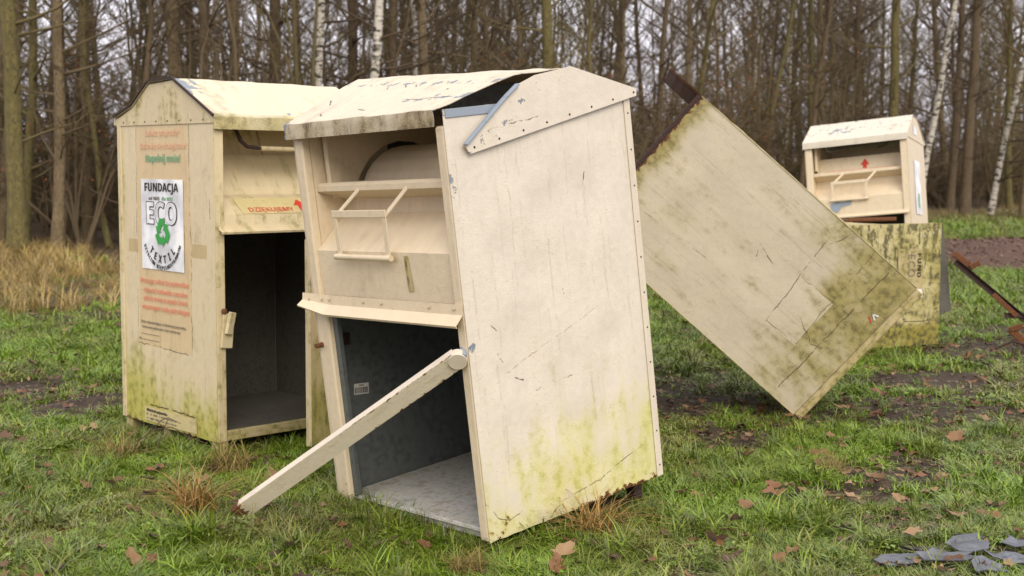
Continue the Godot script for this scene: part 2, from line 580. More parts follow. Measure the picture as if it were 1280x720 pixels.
func birch_bark() -> StandardMaterial3D:
	var w := 256
	var h := 512
	var a := noise_seamless(w, h, 131, 0.02, 4)
	var b := noise_seamless(h, w, 133, 0.04, 3, 5.0)    # stretched sideways once turned
	var c := noise_seamless(w, h, 135, 0.1, 3)
	var px := PackedByteArray()
	px.resize(w * h * 3)
	var hg := PackedByteArray()
	hg.resize(w * h)
	for y in h:
		for x in w:
			var i := y * w + x
			var k := smoothstep(0.60, 0.72, b[(x * h + y) % (w * h)] / 255.0 * 0.75 + a[i] / 255.0 * 0.35)
			var col := Color(0.78, 0.75, 0.71).lerp(Color(0.19, 0.16, 0.14), k) * (0.86 + 0.28 * c[i] / 255.0)
			px[i * 3] = clampi(int(col.r * 255.0), 0, 255)
			px[i * 3 + 1] = clampi(int(col.g * 255.0), 0, 255)
			px[i * 3 + 2] = clampi(int(col.b * 255.0), 0, 255)
			hg[i] = int((1.0 - k) * 160.0 + c[i] * 0.3)
	return painted("birch bark", [to_tex(w, h, px), to_tex(w, h, hg, false)], 0.8, 1.0)

# ------------------------------------------------------------------ ground
func wood_edge(x: float) -> float:
	# the z at which the wood begins
	return -26.0 - maxf(0.0, x + 4.0) * 1.15 + 1.5 * sin(x * 0.7)

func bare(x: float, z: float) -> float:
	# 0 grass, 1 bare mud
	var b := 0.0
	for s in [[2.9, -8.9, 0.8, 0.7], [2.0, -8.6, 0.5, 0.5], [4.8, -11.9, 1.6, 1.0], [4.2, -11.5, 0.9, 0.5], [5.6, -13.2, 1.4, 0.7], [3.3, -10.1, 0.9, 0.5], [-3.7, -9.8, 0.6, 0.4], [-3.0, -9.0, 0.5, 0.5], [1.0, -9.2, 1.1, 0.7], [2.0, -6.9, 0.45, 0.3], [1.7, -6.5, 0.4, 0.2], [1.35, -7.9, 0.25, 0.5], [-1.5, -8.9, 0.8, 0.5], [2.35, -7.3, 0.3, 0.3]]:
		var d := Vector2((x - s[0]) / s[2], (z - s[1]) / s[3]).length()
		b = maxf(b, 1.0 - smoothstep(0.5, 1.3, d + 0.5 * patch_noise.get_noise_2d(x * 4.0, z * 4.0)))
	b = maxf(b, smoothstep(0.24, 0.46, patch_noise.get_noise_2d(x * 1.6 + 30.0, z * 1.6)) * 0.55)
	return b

func build_ground() -> void:
	var xs := []
	var zs := []
	var x := 0.0
	var step := 0.06
	while x < 220.0:
		xs.append(x)
		if x > 0.0: xs.push_front(-x)
		if x > 3.2: step *= 1.09
		x += step
	var z := 12.0
	step = 2.0
	while z > -260.0:
		zs.append(z)
		if z > -3.5: step = maxf(0.06, step * 0.82)
		elif z < -10.5: step = minf(step * 1.05, 9.0)
		else: step = 0.06
		z -= step
	var st := tool()
	st.set_smooth_group(1)
	var nx := xs.size()
	var verts := PackedVector3Array()
	var cols := PackedColorArray()
	var nrm := PackedVector3Array()
	for zz in zs:
		for xx in xs:
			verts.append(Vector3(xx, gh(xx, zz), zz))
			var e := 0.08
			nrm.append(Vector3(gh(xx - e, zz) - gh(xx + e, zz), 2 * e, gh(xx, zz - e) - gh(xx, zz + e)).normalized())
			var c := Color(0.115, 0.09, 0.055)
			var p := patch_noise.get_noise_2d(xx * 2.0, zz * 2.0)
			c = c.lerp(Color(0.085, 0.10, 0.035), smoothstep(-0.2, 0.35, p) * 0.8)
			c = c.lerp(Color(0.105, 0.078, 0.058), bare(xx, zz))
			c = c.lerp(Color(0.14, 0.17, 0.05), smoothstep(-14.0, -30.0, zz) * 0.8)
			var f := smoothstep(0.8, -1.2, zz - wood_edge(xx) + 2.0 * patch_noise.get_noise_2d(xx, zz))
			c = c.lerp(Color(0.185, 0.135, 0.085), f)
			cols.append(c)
	var idx := PackedInt32Array()
	for j in zs.size() - 1:
		for i in nx - 1:
			var a := j * nx + i
			for k in [a, a + nx, a + nx + 1, a, a + nx + 1, a + 1]: idx.append(k)
	var arr := []
	arr.resize(Mesh.ARRAY_MAX)
	arr[Mesh.ARRAY_VERTEX] = verts
	arr[Mesh.ARRAY_NORMAL] = nrm
	arr[Mesh.ARRAY_COLOR] = cols
	arr[Mesh.ARRAY_INDEX] = idx
	var am := ArrayMesh.new()
	am.add_surface_from_arrays(Mesh.PRIMITIVE_TRIANGLES, arr)
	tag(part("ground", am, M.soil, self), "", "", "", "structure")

# ------------------------------------------------------------------ bins
const LEFT := Basis(Vector3(0, 0, 1), Vector3(0, 1, 0), Vector3(-1, 0, 0))
const RIGHT := Basis(Vector3(0, 0, -1), Vector3(0, 1, 0), Vector3(1, 0, 0))
const BACK := Basis(Vector3(-1, 0, 0), Vector3(0, 1, 0), Vector3(0, 0, -1))

func roof_profile(ry: float, rr: float, sag := 0.0) -> Array:
	return [Vector2(0.588, 1.800), Vector2(0.590, 1.868), Vector2(0.13, ry), Vector2(-0.15, rr), Vector2(-0.36, lerpf(rr, 1.885, 0.5) - sag), Vector2(-0.58, 1.885), Vector2(-0.582, 1.84)]

func gable_outline(ry: float, rr: float, sag := 0.0) -> PackedVector2Array:
	# in (front, up); the caller turns it
	return PackedVector2Array([Vector2(-0.575, 1.835), Vector2(0.578, 1.835), Vector2(0.578, 1.862), Vector2(0.13, ry - 0.008), Vector2(-0.15, rr - 0.008), Vector2(-0.36, lerpf(rr, 1.885, 0.5) - sag - 0.008), Vector2(-0.575, 1.872)])

func flip_x(p: PackedVector2Array) -> PackedVector2Array:
	var r := PackedVector2Array()
	for q in p: r.append(Vector2(-q.x, q.y))
	return r

func text_mesh(s: String, h: float, bold := true, squeeze := 1.0, embolden := 0.0, family := "Droid Sans") -> Mesh:
	var f := SystemFont.new()
	f.font_names = PackedStringArray([family])
	f.font_weight = 700 if bold else 400
	var t := TextMesh.new()
	if embolden != 0.0:
		var fv := FontVariation.new()
		fv.base_font = f
		fv.variation_embolden = embolden
		t.font = fv
	else:
		t.font = f
	t.text = s
	t.font_size = 64
	t.pixel_size = h / 46.0        # h is about the height of a capital
	t.depth = 0.0012
	t.curve_step = 4.0
	var st := SurfaceTool.new()
	st.append_from(t, 0, Transform3D(Basis().scaled(Vector3(squeeze, 1, 1)), Vector3.ZERO))
	return st.commit()

func print_text(parent: Node3D, s: String, x: float, y: float, h: float, m: Material, z := 0.005, width := 0.0, bold := true, called := "lettering") -> void:
	var k := 1.0
	var tm := text_mesh(s, h, bold)
	if width > 0.0:
		k = width / tm.get_aabb().size.x
		tm = text_mesh(s, h, bold, k)
	var ab := tm.get_aabb()
	part(called, tm, m, parent, at(x - ab.get_center().x, y - ab.get_center().y, z))

func print_arc(parent: Node3D, s: String, cx: float, cy: float, r: float, a0: float, a1: float, h: float, m: Material, z: float, each := false) -> void:
	# letters along the underside of a circle, from angle a0 to a1 (degrees, anticlockwise)
	var st := SurfaceTool.new()
	var n := s.length()
	for i in n:
		if s[i] == " ": continue
		var a := deg_to_rad(lerpf(a0, a1, (i + 0.5) / n))
		var tm := text_mesh(s[i], h, true, 0.9)
		var b := Basis(Vector3(0, 0, 1), a + PI / 2.0)
		var tr := Transform3D(b, Vector3(cx + cos(a) * r, cy + sin(a) * r, z)) * at(-tm.get_aabb().get_center().x, -h * 0.5, 0)
		if each: part("letter", tm, m, parent, tr)
		else: st.append_from(tm, 0, tr)
	if not each: tag(part("lettering", st.commit(), m, parent), "", "", "", "stuff")

func recycle_arrows(cx: float, cy: float, r: float) -> Array:
	var out := []
	for k in 3:
		var rot := Transform2D(-TAU * k / 3.0, Vector2(cx, cy))
		var pts := PackedVector2Array()
		# along the bottom side of the triangle: a band that ends in an arrow head
		for p in [Vector2(-0.62, -0.80), Vector2(0.05, -0.80), Vector2(0.05, -1.0), Vector2(0.42, -0.56), Vector2(0.05, -0.12), Vector2(0.05, -0.32), Vector2(-0.36, -0.32), Vector2(-0.56, -0.02), Vector2(-0.98, -0.22)]:
			pts.append(rot * (p * r))
		out.append(plate(pts, 0.0012))
	return out

func make_poster(parent: Node3D, tr: Transform3D, m: Material = null) -> Node3D:
	# 0.5 x 0.55 white vinyl sheet, origin at its centre
	var p := part("poster", sheet(0.50, 0.545, 0.0015, 8, 8, 0.0015, 5), m if m else M.poster, parent, tr * at(0, -0.2725, 0))
	var o := Vector2(0, 0.2725)
	print_text(p, "FUNDACJA", o.x, o.y + 0.218, 0.050, M.ink_black, 0.003, 0.40)
	print_text(p, "od WAS", o.x - 0.085, o.y + 0.158, 0.020, M.ink_grey, 0.003, 0.13)
	print_text(p, "dla WAS", o.x + 0.070, o.y + 0.158, 0.020, M.ink_teal, 0.003, 0.13)
	var e := text_mesh("ECO", 0.125, true, 1.0, 1.3)
	var k := 0.37 / e.get_aabb().size.x
	e = text_mesh("ECO", 0.125, true, k, 1.3)
	var ab := e.get_aabb()
	part("lettering", e, M.ink_black, p, at(o.x - ab.get_center().x, o.y + 0.07 - ab.get_center().y, 0.003))
	var e2 := text_mesh("ECO", 0.125, true, k, 0.35)
	var ab2 := e2.get_aabb()
	part("lettering", e2, m if m else M.poster, p, at(o.x - ab2.get_center().x, o.y + 0.07 - ab2.get_center().y, 0.0042))
	for a in recycle_arrows(o.x + 0.01, o.y - 0.045, 0.088): part("recycling_arrow", a, M.ink_green, p, at(0, 0, 0.0056))
	print_arc(p, "TEXTIL", o.x, o.y - 0.03, 0.155, 216, 326, 0.047, M.ink_black, 0.003, true)
	print_arc(p, "DZIECIOM NIEPEŁNOSPRAWNYM", o.x, o.y - 0.03, 0.218, 204, 338, 0.023, M.ink_black, 0.003)
	return p

# the closed hopper of the bins: folded front, shelf bar, drum and pull handle
func make_hopper(b: Node3D, m: Material, drop := 0.0, back_tilt := false) -> void:
	var y := -drop
	var f := [Vector2(0.540, 1.045 + y), Vector2(0.545, 1.262 + y), Vector2(0.36, 1.42 + y), Vector2(0.345, 1.50 + y)]
	f.reverse()
	var hop := part("hopper_front", folded(f, f, -0.508, 0.530, 0.004, 20, 0.003, 3), m, b)
	var shelf := [Vector2(0.345, 1.485 + y), Vector2(0.48, 1.530 + y), Vector2(0.505, 1.540 + y), Vector2(0.505, 1.565 + y), Vector2(0.485, 1.578 + y), Vector2(0.40, 1.575 + y)]
	shelf.reverse()
	part("shelf_bar", folded(shelf, shelf, -0.507, 0.507, 0.004, 12, 0.001, 4, 2), m, b)
	# drum: a barrel that swings behind the bar
	var arc := []
	for k in 13:
		var a := deg_to_rad(lerpf(150.0, -20.0, k / 12.0))
		arc.append(Vector2(0.02 + cos(a) * 0.28, 1.43 + y + sin(a) * 0.28))
	part("drum", folded(arc, arc, -0.455, 0.50, 0.004, 8, 0.001, 6, 2), m, b)
	# cheek plates either side of the drum, cut round it
	var cheek := PackedVector2Array([Vector2(-0.40, 1.30 + y), Vector2(-0.40, 1.83)])
	cheek.append(Vector2(0.44, 1.83)); cheek.append(Vector2(0.44, 1.50 + y))
	for k in 9:
		var a := deg_to_rad(lerpf(14.0, 165.0, k / 8.0))
		cheek.append(Vector2(0.02 + cos(a) * 0.305, 1.43 + y + sin(a) * 0.305))
	part("cheek_plate", plate(cheek, 0.004), m, b, Transform3D(LEFT, Vector3(-0.468, 0, 0)))
	part("cheek_plate", plate(cheek, 0.004), m, b, Transform3D(LEFT, Vector3(0.508, 0, 0)))
	for s in [-1, 1]: part("cheek_wall", plate(PackedVector2Array([Vector2(0.06, 1.05), Vector2(0.515, 1.05), Vector2(0.515, 1.81), Vector2(0.06, 1.81)]), 0.003), m, b, Transform3D(LEFT, Vector3(0.5125 * s, 0, 0)))
	part("cheek_edge", box_mesh(Vector3(0.03, 0.31, 0.02), 0.006), m, b, at(-0.478, 1.70, 0.445))
	part("hopper_back", box_mesh(Vector3(1.02, 0.34, 0.006)), m, b, at(0, 1.70 + y * 0.5, -0.30))
	# pull handle: a flat loop that stands off the hopper
	var hd := Node3D.new()
	hd.name = "handle"
	b.add_child(hd, true)
	var p := [Vector3(-0.160, 1.545 + y, 0.508), Vector3(-0.280, 1.428 + y, 0.572), Vector3(-0.280, 1.240 + y, 0.570), Vector3(0.205, 1.545 + y, 0.508), Vector3(0.105, 1.428 + y, 0.572), Vector3(0.095, 1.240 + y, 0.570)]
	for s in 2:
		var st := tool()
		bar_between(st, p[s * 3], p[s * 3 + 1], 0.030, 0.008, Vector3(0, 0.7, 0.7), 0.003)
		bar_between(st, p[s * 3 + 1] + Vector3(0, 0.012, 0.004), p[s * 3 + 2] - Vector3(0, 0.01, 0), 0.030, 0.008, Vector3(0, 0, 1), 0.003)
		part("handle_strap", done(st), m, hd)
	var st2 := tool()
	bar_between(st2, p[1] + Vector3(-0.017, 0.012, 0.006), p[4] + Vector3(0.017, 0.012, 0.006), 0.034, 0.008, Vector3(0, 0, 1), 0.003)
	part("handle_strap", done(st2), m, hd)
	var st3 := tool()
	tube(st3, [p[2] + Vector3(-0.03, 0, 0.008), p[5] + Vector3(0.03, 0, 0.008)], [0.014, 0.014], 10, true)
	part("handle_rod", done(st3), m, hd)

func make_shell(b: Node3D, o: Dictionary) -> Dictionary:
	var r := {}
	var mc: Material = o.get("paint", M.cream)
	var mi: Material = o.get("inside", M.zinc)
	var t := 0.003
	if o.get("left", true):
		r.left = part("left_panel", sheet(D, HE, t, 24, 38, o.get("dent", 0.003), 11 + o.get("sd", 0), o.get("hem_left", 0.0)), o.get("left_paint", mc), b, Transform3D(LEFT, Vector3(-W / 2, 0, 0)))
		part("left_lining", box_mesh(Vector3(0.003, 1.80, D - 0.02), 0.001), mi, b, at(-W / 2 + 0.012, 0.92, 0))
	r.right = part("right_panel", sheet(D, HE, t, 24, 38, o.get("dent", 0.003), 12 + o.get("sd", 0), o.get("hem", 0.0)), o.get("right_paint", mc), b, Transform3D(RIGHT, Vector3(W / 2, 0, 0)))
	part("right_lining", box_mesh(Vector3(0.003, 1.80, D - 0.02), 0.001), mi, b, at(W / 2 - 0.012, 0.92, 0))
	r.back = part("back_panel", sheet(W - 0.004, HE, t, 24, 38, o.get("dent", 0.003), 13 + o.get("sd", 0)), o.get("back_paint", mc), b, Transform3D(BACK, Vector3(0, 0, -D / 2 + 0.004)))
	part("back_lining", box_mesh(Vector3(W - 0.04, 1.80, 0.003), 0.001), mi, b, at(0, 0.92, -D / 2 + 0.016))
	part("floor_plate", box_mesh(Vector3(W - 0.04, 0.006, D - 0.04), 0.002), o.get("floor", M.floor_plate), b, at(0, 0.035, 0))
	return r

func add_feet(b: Node3D, m: Material, h := 0.08) -> void:
	for s in [[-0.5, 0.51], [0.5, 0.51], [-0.5, -0.51], [0.5, -0.51]]:
		part("foot", box_mesh(Vector3(0.07, h, 0.07), 0.006), m, b, at(s[0], -h / 2 + 0.002, s[1]))

func build_bins() -> void:
	bin_with_posters()
	bin_with_loose_gable()
	tilted_bin()
	bin_behind()
	mossy_bin()
	hidden_bin()

func keep_clear(t: Transform3D, hx: float, hz: float) -> void:
	boxes.append([t.affine_inverse(), hx, hz])

# ---- the upright bin with the posters
func bin_with_posters() -> void:
	var tr := Transform3D(Basis.from_euler(Vector3(0.007, 0.765, -0.002)), Vector3(-1.668, 0.071, -8.206))
	var b := thing("clothing_bin", "upright cream clothing bin with white recycling poster and half-open door", "clothing bin", tr, "wrecked clothing bins")
	keep_clear(tr, W / 2 - 0.02, D / 2 - 0.02)
	var base := Color(0.885, 0.815, 0.68)
	var film := func(c: Color, u: float, v: float) -> Color:
		var x := (u - 0.5) * D
		var y := (1.0 - v) * HE
		if x > -0.335 and x < 0.295 and y > 0.485 and y < 1.845:
			c = c * Color(0.985, 0.95, 0.90)
		if y > 1.06 and y < 1.14 and (x > 0.30 and x < 0.47 or x < -0.34 and x > -0.46): c = c * Color(0.90, 0.86, 0.78)
		return c
	var lp := paint(560, 928, 201, {"base": base, "grime": 0.28, "specks": 0.825, "drips": 50, "special": film,
		"algae": func(u, v): return smoothstep(0.72, 1.0, v) * 0.95 + smoothstep(0.10, 0.0, u) * 0.6 + 0.12 + smoothstep(0.62, 0.95, v) * smoothstep(0.30, 0.08, absf(u - 0.12)) * 0.6,
		"algae_color": Color(0.72, 0.69, 0.34), "algae_dark": Color(0.50, 0.49, 0.20),
		"rust": func(u, v): return smoothstep(0.985, 1.0, v) * 0.35 + smoothstep(0.05, 0.0, Vector2(u - 0.02, (v - 0.985) * 1.6).length()) * 0.5,
		"cracks": [[0.9, 0.6, 2.0, Vector2(0.76, 0.012), Vector2(0.763, 0.74)], [0.8, 0.45, 1.0, Vector2(0.20, 0.012), Vector2(0.18, 0.735)], [0.9, 0.6, 1.5, Vector2(0.18, 0.735), Vector2(0.763, 0.742)], [1.6, 0.8, 1.5, Vector2(0.30, 0.937), Vector2(0.78, 0.937)], [0.8, 0.6, 1.0, Vector2(0.95, 0.25), Vector2(0.958, 0.31)]]})
	M.a_left = painted("cream side panel with algae", lp, 0.5, 0.15)
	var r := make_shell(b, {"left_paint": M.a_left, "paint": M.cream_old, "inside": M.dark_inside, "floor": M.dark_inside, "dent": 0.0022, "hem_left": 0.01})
	# front posts
	part("front_post", box_mesh(Vector3(0.060, 1.80, 0.05), 0.006), M.cream_old, b, at(-0.5412, 0.90, 0.538))
	part("front_post", box_mesh(Vector3(0.060, 1.80, 0.05), 0.006), M.cream_old, b, at(0.5412, 0.90, 0.538))
	part("rear_corner_strip", box_mesh(Vector3(0.012, 1.83, 0.045), 0.003), M.cream_old, b, at(-0.577, 0.92, -0.545))
	part("sill", box_mesh(Vector3(1.02, 0.06, 0.03), 0.004), M.cream_mossy, b, at(0, 0.03, 0.53))
	# roof, dented at the rear
	var rl := roof_profile(2.098, 2.085, 0.035)
	var rr := roof_profile(2.10, 2.09, 0.0)
	var rp := paint(512, 512, 211, {"base": Color(0.875, 0.825, 0.72), "grime": 0.4, "specks": 0.84,
		"algae": func(_u, v): return smoothstep(0.11, 0.05, v) * 0.80 + 0.06, "algae_color": Color(0.66, 0.61, 0.38), "algae_dark": Color(0.46, 0.42, 0.24),
		"chips": func(u, v): return smoothstep(0.16, 0.03, Vector2(u * 0.9, (v - 0.36) * 0.9).length()) * 0.8 + smoothstep(0.05, 0.0, Vector2(u - 0.45, v - 0.08).length()) * 0.4 + smoothstep(0.05, 0.0, u) * smoothstep(0.1, 0.3, v) * 0.25})
	M.a_roof = painted("cream roof with worn corner", rp, 0.45, 0.2)
	part("roof_sheet", folded(rl, rr, -0.590, 0.590, 0.004, 24, 0.006, 21, 4), M.a_roof, b)
	part("gable", plate(gable_outline(2.098, 2.085, 0.035), 0.004), M.cream_old, b, Transform3D(LEFT, Vector3(-0.5815, 0, 0)))
	part("gable", plate(flip_x(gable_outline(2.10, 2.09)), 0.004), M.cream_old, b, Transform3D(RIGHT, Vector3(0.5815, 0, 0)))
	part("roof_edge", folded([rl[1] + Vector2(0, 0.004), rl[2] + Vector2(0, 0.004), rl[3] + Vector2(0, 0.004), rl[4] + Vector2(0, 0.004), rl[5] + Vector2(0, 0.004)], [rl[1] + Vector2(0, 0.004), rl[2] + Vector2(0, 0.004), rl[3] + Vector2(0, 0.004), rl[4] + Vector2(0, 0.004), rl[5] + Vector2(0, 0.004)], -0.600, -0.588, 0.012, 1, 0.0, 3, 3), M.dark_rust, b)
	var rv := []
	for k in 8: rv.append(Vector3(-0.48 + 0.135 * k, 1.855, 0))
	tag(part("rivets", rivets(rv), M.bolt, b, Transform3D(LEFT, Vector3(-0.5816, 0, 0))), "", "", "", "stuff")
	# hopper: sloping label shelf, back panel above it
	var f := [Vector2(0.20, 1.66), Vector2(0.33, 1.47), Vector2(0.34, 1.425), Vector2(0.415, 1.405), Vector2(0.535, 1.315), Vector2(0.545, 1.235)]
	part("hopper_front", folded(f, f, -0.512, 0.512, 0.004, 12, 0.003, 8), M.cream_old, b)
	var f2 := [Vector2(0.10, 1.83), Vector2(0.18, 1.655)]
	part("hopper_hood", folded(f2, f2, -0.512, 0.512, 0.004, 6, 0.002, 9), M.cream_old, b)
	for k in 3: part("hood_rib", box_mesh(Vector3(0.012, 0.20, 0.01), 0.003), M.cream_old, b, Transform3D(Basis(Vector3(1, 0, 0), -0.43), Vector3(-0.36 + 0.36 * k, 1.745, 0.148)))
	for s in [-1, 1]: part("cheek_plate", plate(PackedVector2Array([Vector2(0.10, 1.24), Vector2(0.51, 1.24), Vector2(0.51, 1.82), Vector2(0.0, 1.82), Vector2(0.0, 1.4)]), 0.004), M.cream_old, b, Transform3D(LEFT, Vector3(0.515 * s, 0, 0)))
	var nrm := Basis(Vector3(1, 0, 0), -atan2(0.12, 0.09))
	var lab := part("thanks_label", sheet(0.86, 0.145, 0.001, 6, 2, 0.001, 3), M.label_yellow, b, Transform3D(nrm, Vector3(0.06, 1.317, 0.5375)))
	print_text(lab, "DZIĘKUJEMY", -0.22, 0.030, 0.036, M.ink_red, 0.0026, 0.31, false)
	print_text(lab, "DZIĘKUJEMY", 0.24, 0.030, 0.036, M.ink_red, 0.0026, 0.31, false)
	part("arrow", plate(PackedVector2Array([Vector2(-0.018, 0.012), Vector2(0.018, 0.012), Vector2(0.018, 0.07), Vector2(0.045, 0.07), Vector2(0.0, 0.125), Vector2(-0.045, 0.07), Vector2(-0.018, 0.07)]), 0.001), M.ink_red, lab, at(0.0, 0, 0.0026))
	var lip := [Vector2(0.566, 1.248), Vector2(0.570, 1.232), Vector2(0.604, 1.218), Vector2(0.600, 1.206)]
	part("lip", folded(lip, lip, -0.552, 0.555, 0.004, 12, 0.002, 14, 2), M.cream_old, b)
	part("lip_back", box_mesh(Vector3(1.02, 0.035, 0.02), 0.003), M.cream_old, b, at(0, 1.228, 0.548))
	# bent rusty rod hanging from the hood
	var st := tool()
	tube(st, [Vector3(-0.40, 1.83, 0.44), Vector3(-0.37, 1.80, 0.47), Vector3(-0.345, 1.74, 0.475), Vector3(-0.30, 1.706, 0.475), Vector3(-0.20, 1.696, 0.475), Vector3(0.45, 1.69, 0.475)], [0.011, 0.012, 0.012, 0.012, 0.011, 0.011], 8, true)
	part("handle_rod", done(st), M.dark_rust, b)
	st = tool()
	tube(st, [Vector3(-0.21, 1.697, 0.475), Vector3(0.44, 1.690, 0.475)], [0.0145, 0.0145], 8, true)
	part("rod_sleeve", done(st), M.cream_old, b)
	# door, hinged on the right-hand post, standing ajar
	var dm := painted("cream door with algae", paint(320, 400, 221, {"base": Color(0.86, 0.775, 0.60), "grime": 0.4, "specks": 0.84, "algae": func(u, v): return 0.30 + 0.55 * smoothstep(0.35, 1.0, v), "algae_color": Color(0.64, 0.61, 0.26), "chips": func(u, v): return smoothstep(0.06, 0.0, u) * smoothstep(0.12, 0.0, absf(v - 0.20)) * 0.7}), 0.55, 0.2)
	var dr := Node3D.new()
	dr.name = "door"
	b.add_child(dr, true)
	dr.transform = Transform3D(Basis(Vector3.UP, 0.54), Vector3(0.515, 0.0, 0.585))
	part("door_sheet", sheet(0.94, 1.165, 0.003, 12, 14, 0.004, 31), dm, dr, at(-0.475, 0.025, 0.014))
	part("door_edge", box_mesh(Vector3(0.006, 1.165, 0.034), 0.002), M.cream_old, dr, at(-0.9485, 0.6075, 0.0))
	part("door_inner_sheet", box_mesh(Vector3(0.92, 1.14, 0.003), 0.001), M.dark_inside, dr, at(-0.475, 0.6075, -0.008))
	# lock on the left-hand post
	var lk := Node3D.new()
	lk.name = "lock"
	b.add_child(lk, true)
	lk.position = Vector3(-0.515, 0.66, 0.575)
	part("lock_plate", box_mesh(Vector3(0.075, 0.20, 0.018), 0.004), M.cream_old, lk, Transform3D(Basis(Vector3(0, 0, 1), -0.10), Vector3(0.005, -0.01, 0.0)))
	part("lock_lever", box_mesh(Vector3(0.05, 0.13, 0.022), 0.004), M.cream_old, lk, Transform3D(Basis(Vector3(0, 0, 1), -0.24) * Basis(Vector3.UP, 0.3), Vector3(0.012, 0.035, 0.022)))
	part("lock_bolt", box_mesh(Vector3(0.03, 0.03, 0.03), 0.008), M.rust, lk, at(-0.018, 0.105, 0.006))
	# posters and print on the left-hand side
	make_poster(r.left, at(-0.027, 1.238, 0.006))
	print_text(r.left, "Lubisz przyrodę?", -0.012, 1.782, 0.036, M.ink_red_faded, 0.0045, 0.40, false)
	print_text(r.left, "Zachowuj się ekologicznie!", -0.012, 1.706, 0.034, M.ink_red_faded, 0.0045, 0.55, false)
	print_text(r.left, "Napełnij mnie!", -0.012, 1.630, 0.044, M.ink_teal, 0.0045, 0.41)
	var lines := ["Wrzucając odzież do pojemników:", "- chronisz środowisko naturalne", "- płacisz mniej za wywóz śmieci", "- wspomagasz osoby potrzebujące"]
	for k in 4: print_text(r.left, lines[k], -0.02, 0.888 - 0.054 * k, 0.030, M.ink_red_mid, 0.0045, 0.585 if k in [0, 3] else 0.54, false)
	print_text(r.left, "Firma odpowiadająca za lokalizację pojemnika,", -0.04, 0.633, 0.016, M.ink_grey, 0.0045, 0.54, false)
	print_text(r.left, "terminowe wybieranie i stan techniczny", -0.07, 0.601, 0.016, M.ink_grey, 0.0045, 0.46, false)
	for k in 2: part("rule", box_mesh(Vector3(0.22, 0.003, 0.001), 0.0002), M.ink_grey, r.left, at(-0.20, 0.560 - 0.035 * k, 0.0045))
	print_text(r.left, "tel.", -0.325, 0.530, 0.015, M.ink_grey, 0.0045, 0.03, false)
	var pl := part("owner_plate", sheet(0.62, 0.088, 0.0015, 6, 2, 0.002, 41), M.label_yellow, r.left, at(0.025, 0.018, 0.006))
	print_text(pl, "Właściciel pojemnika", -0.155, 0.068, 0.016, M.ink_black, 0.0035, 0.25)
	var worn := tool()                                  # two more lines, too worn to read
	rng.seed = 23
	for k in 2:
		var wx := -0.28
		while wx < 0.08:
			var ww := rng.randf_range(0.004, 0.014)
			if rng.randf() < 0.8: bevel_box(worn, Vector3(ww, rng.randf_range(0.007, 0.014), 0.0008), at(wx + ww / 2, 0.044 - 0.025 * k, 0.004), 0.0001)
			wx += ww + rng.randf_range(0.002, 0.007)
	tag(part("worn_print", done(worn), M.ink_grey, pl), "", "", "", "stuff")
	for s in [[-0.53, 0.51], [0.50, 0.51], [-0.53, -0.52], [0.50, -0.51], [-0.50, -0.10]]:
		part("foot", box_mesh(Vector3(0.075, 0.085, 0.075), 0.008), M.cream_mossy, b, at(s[0], -0.042, s[1]))

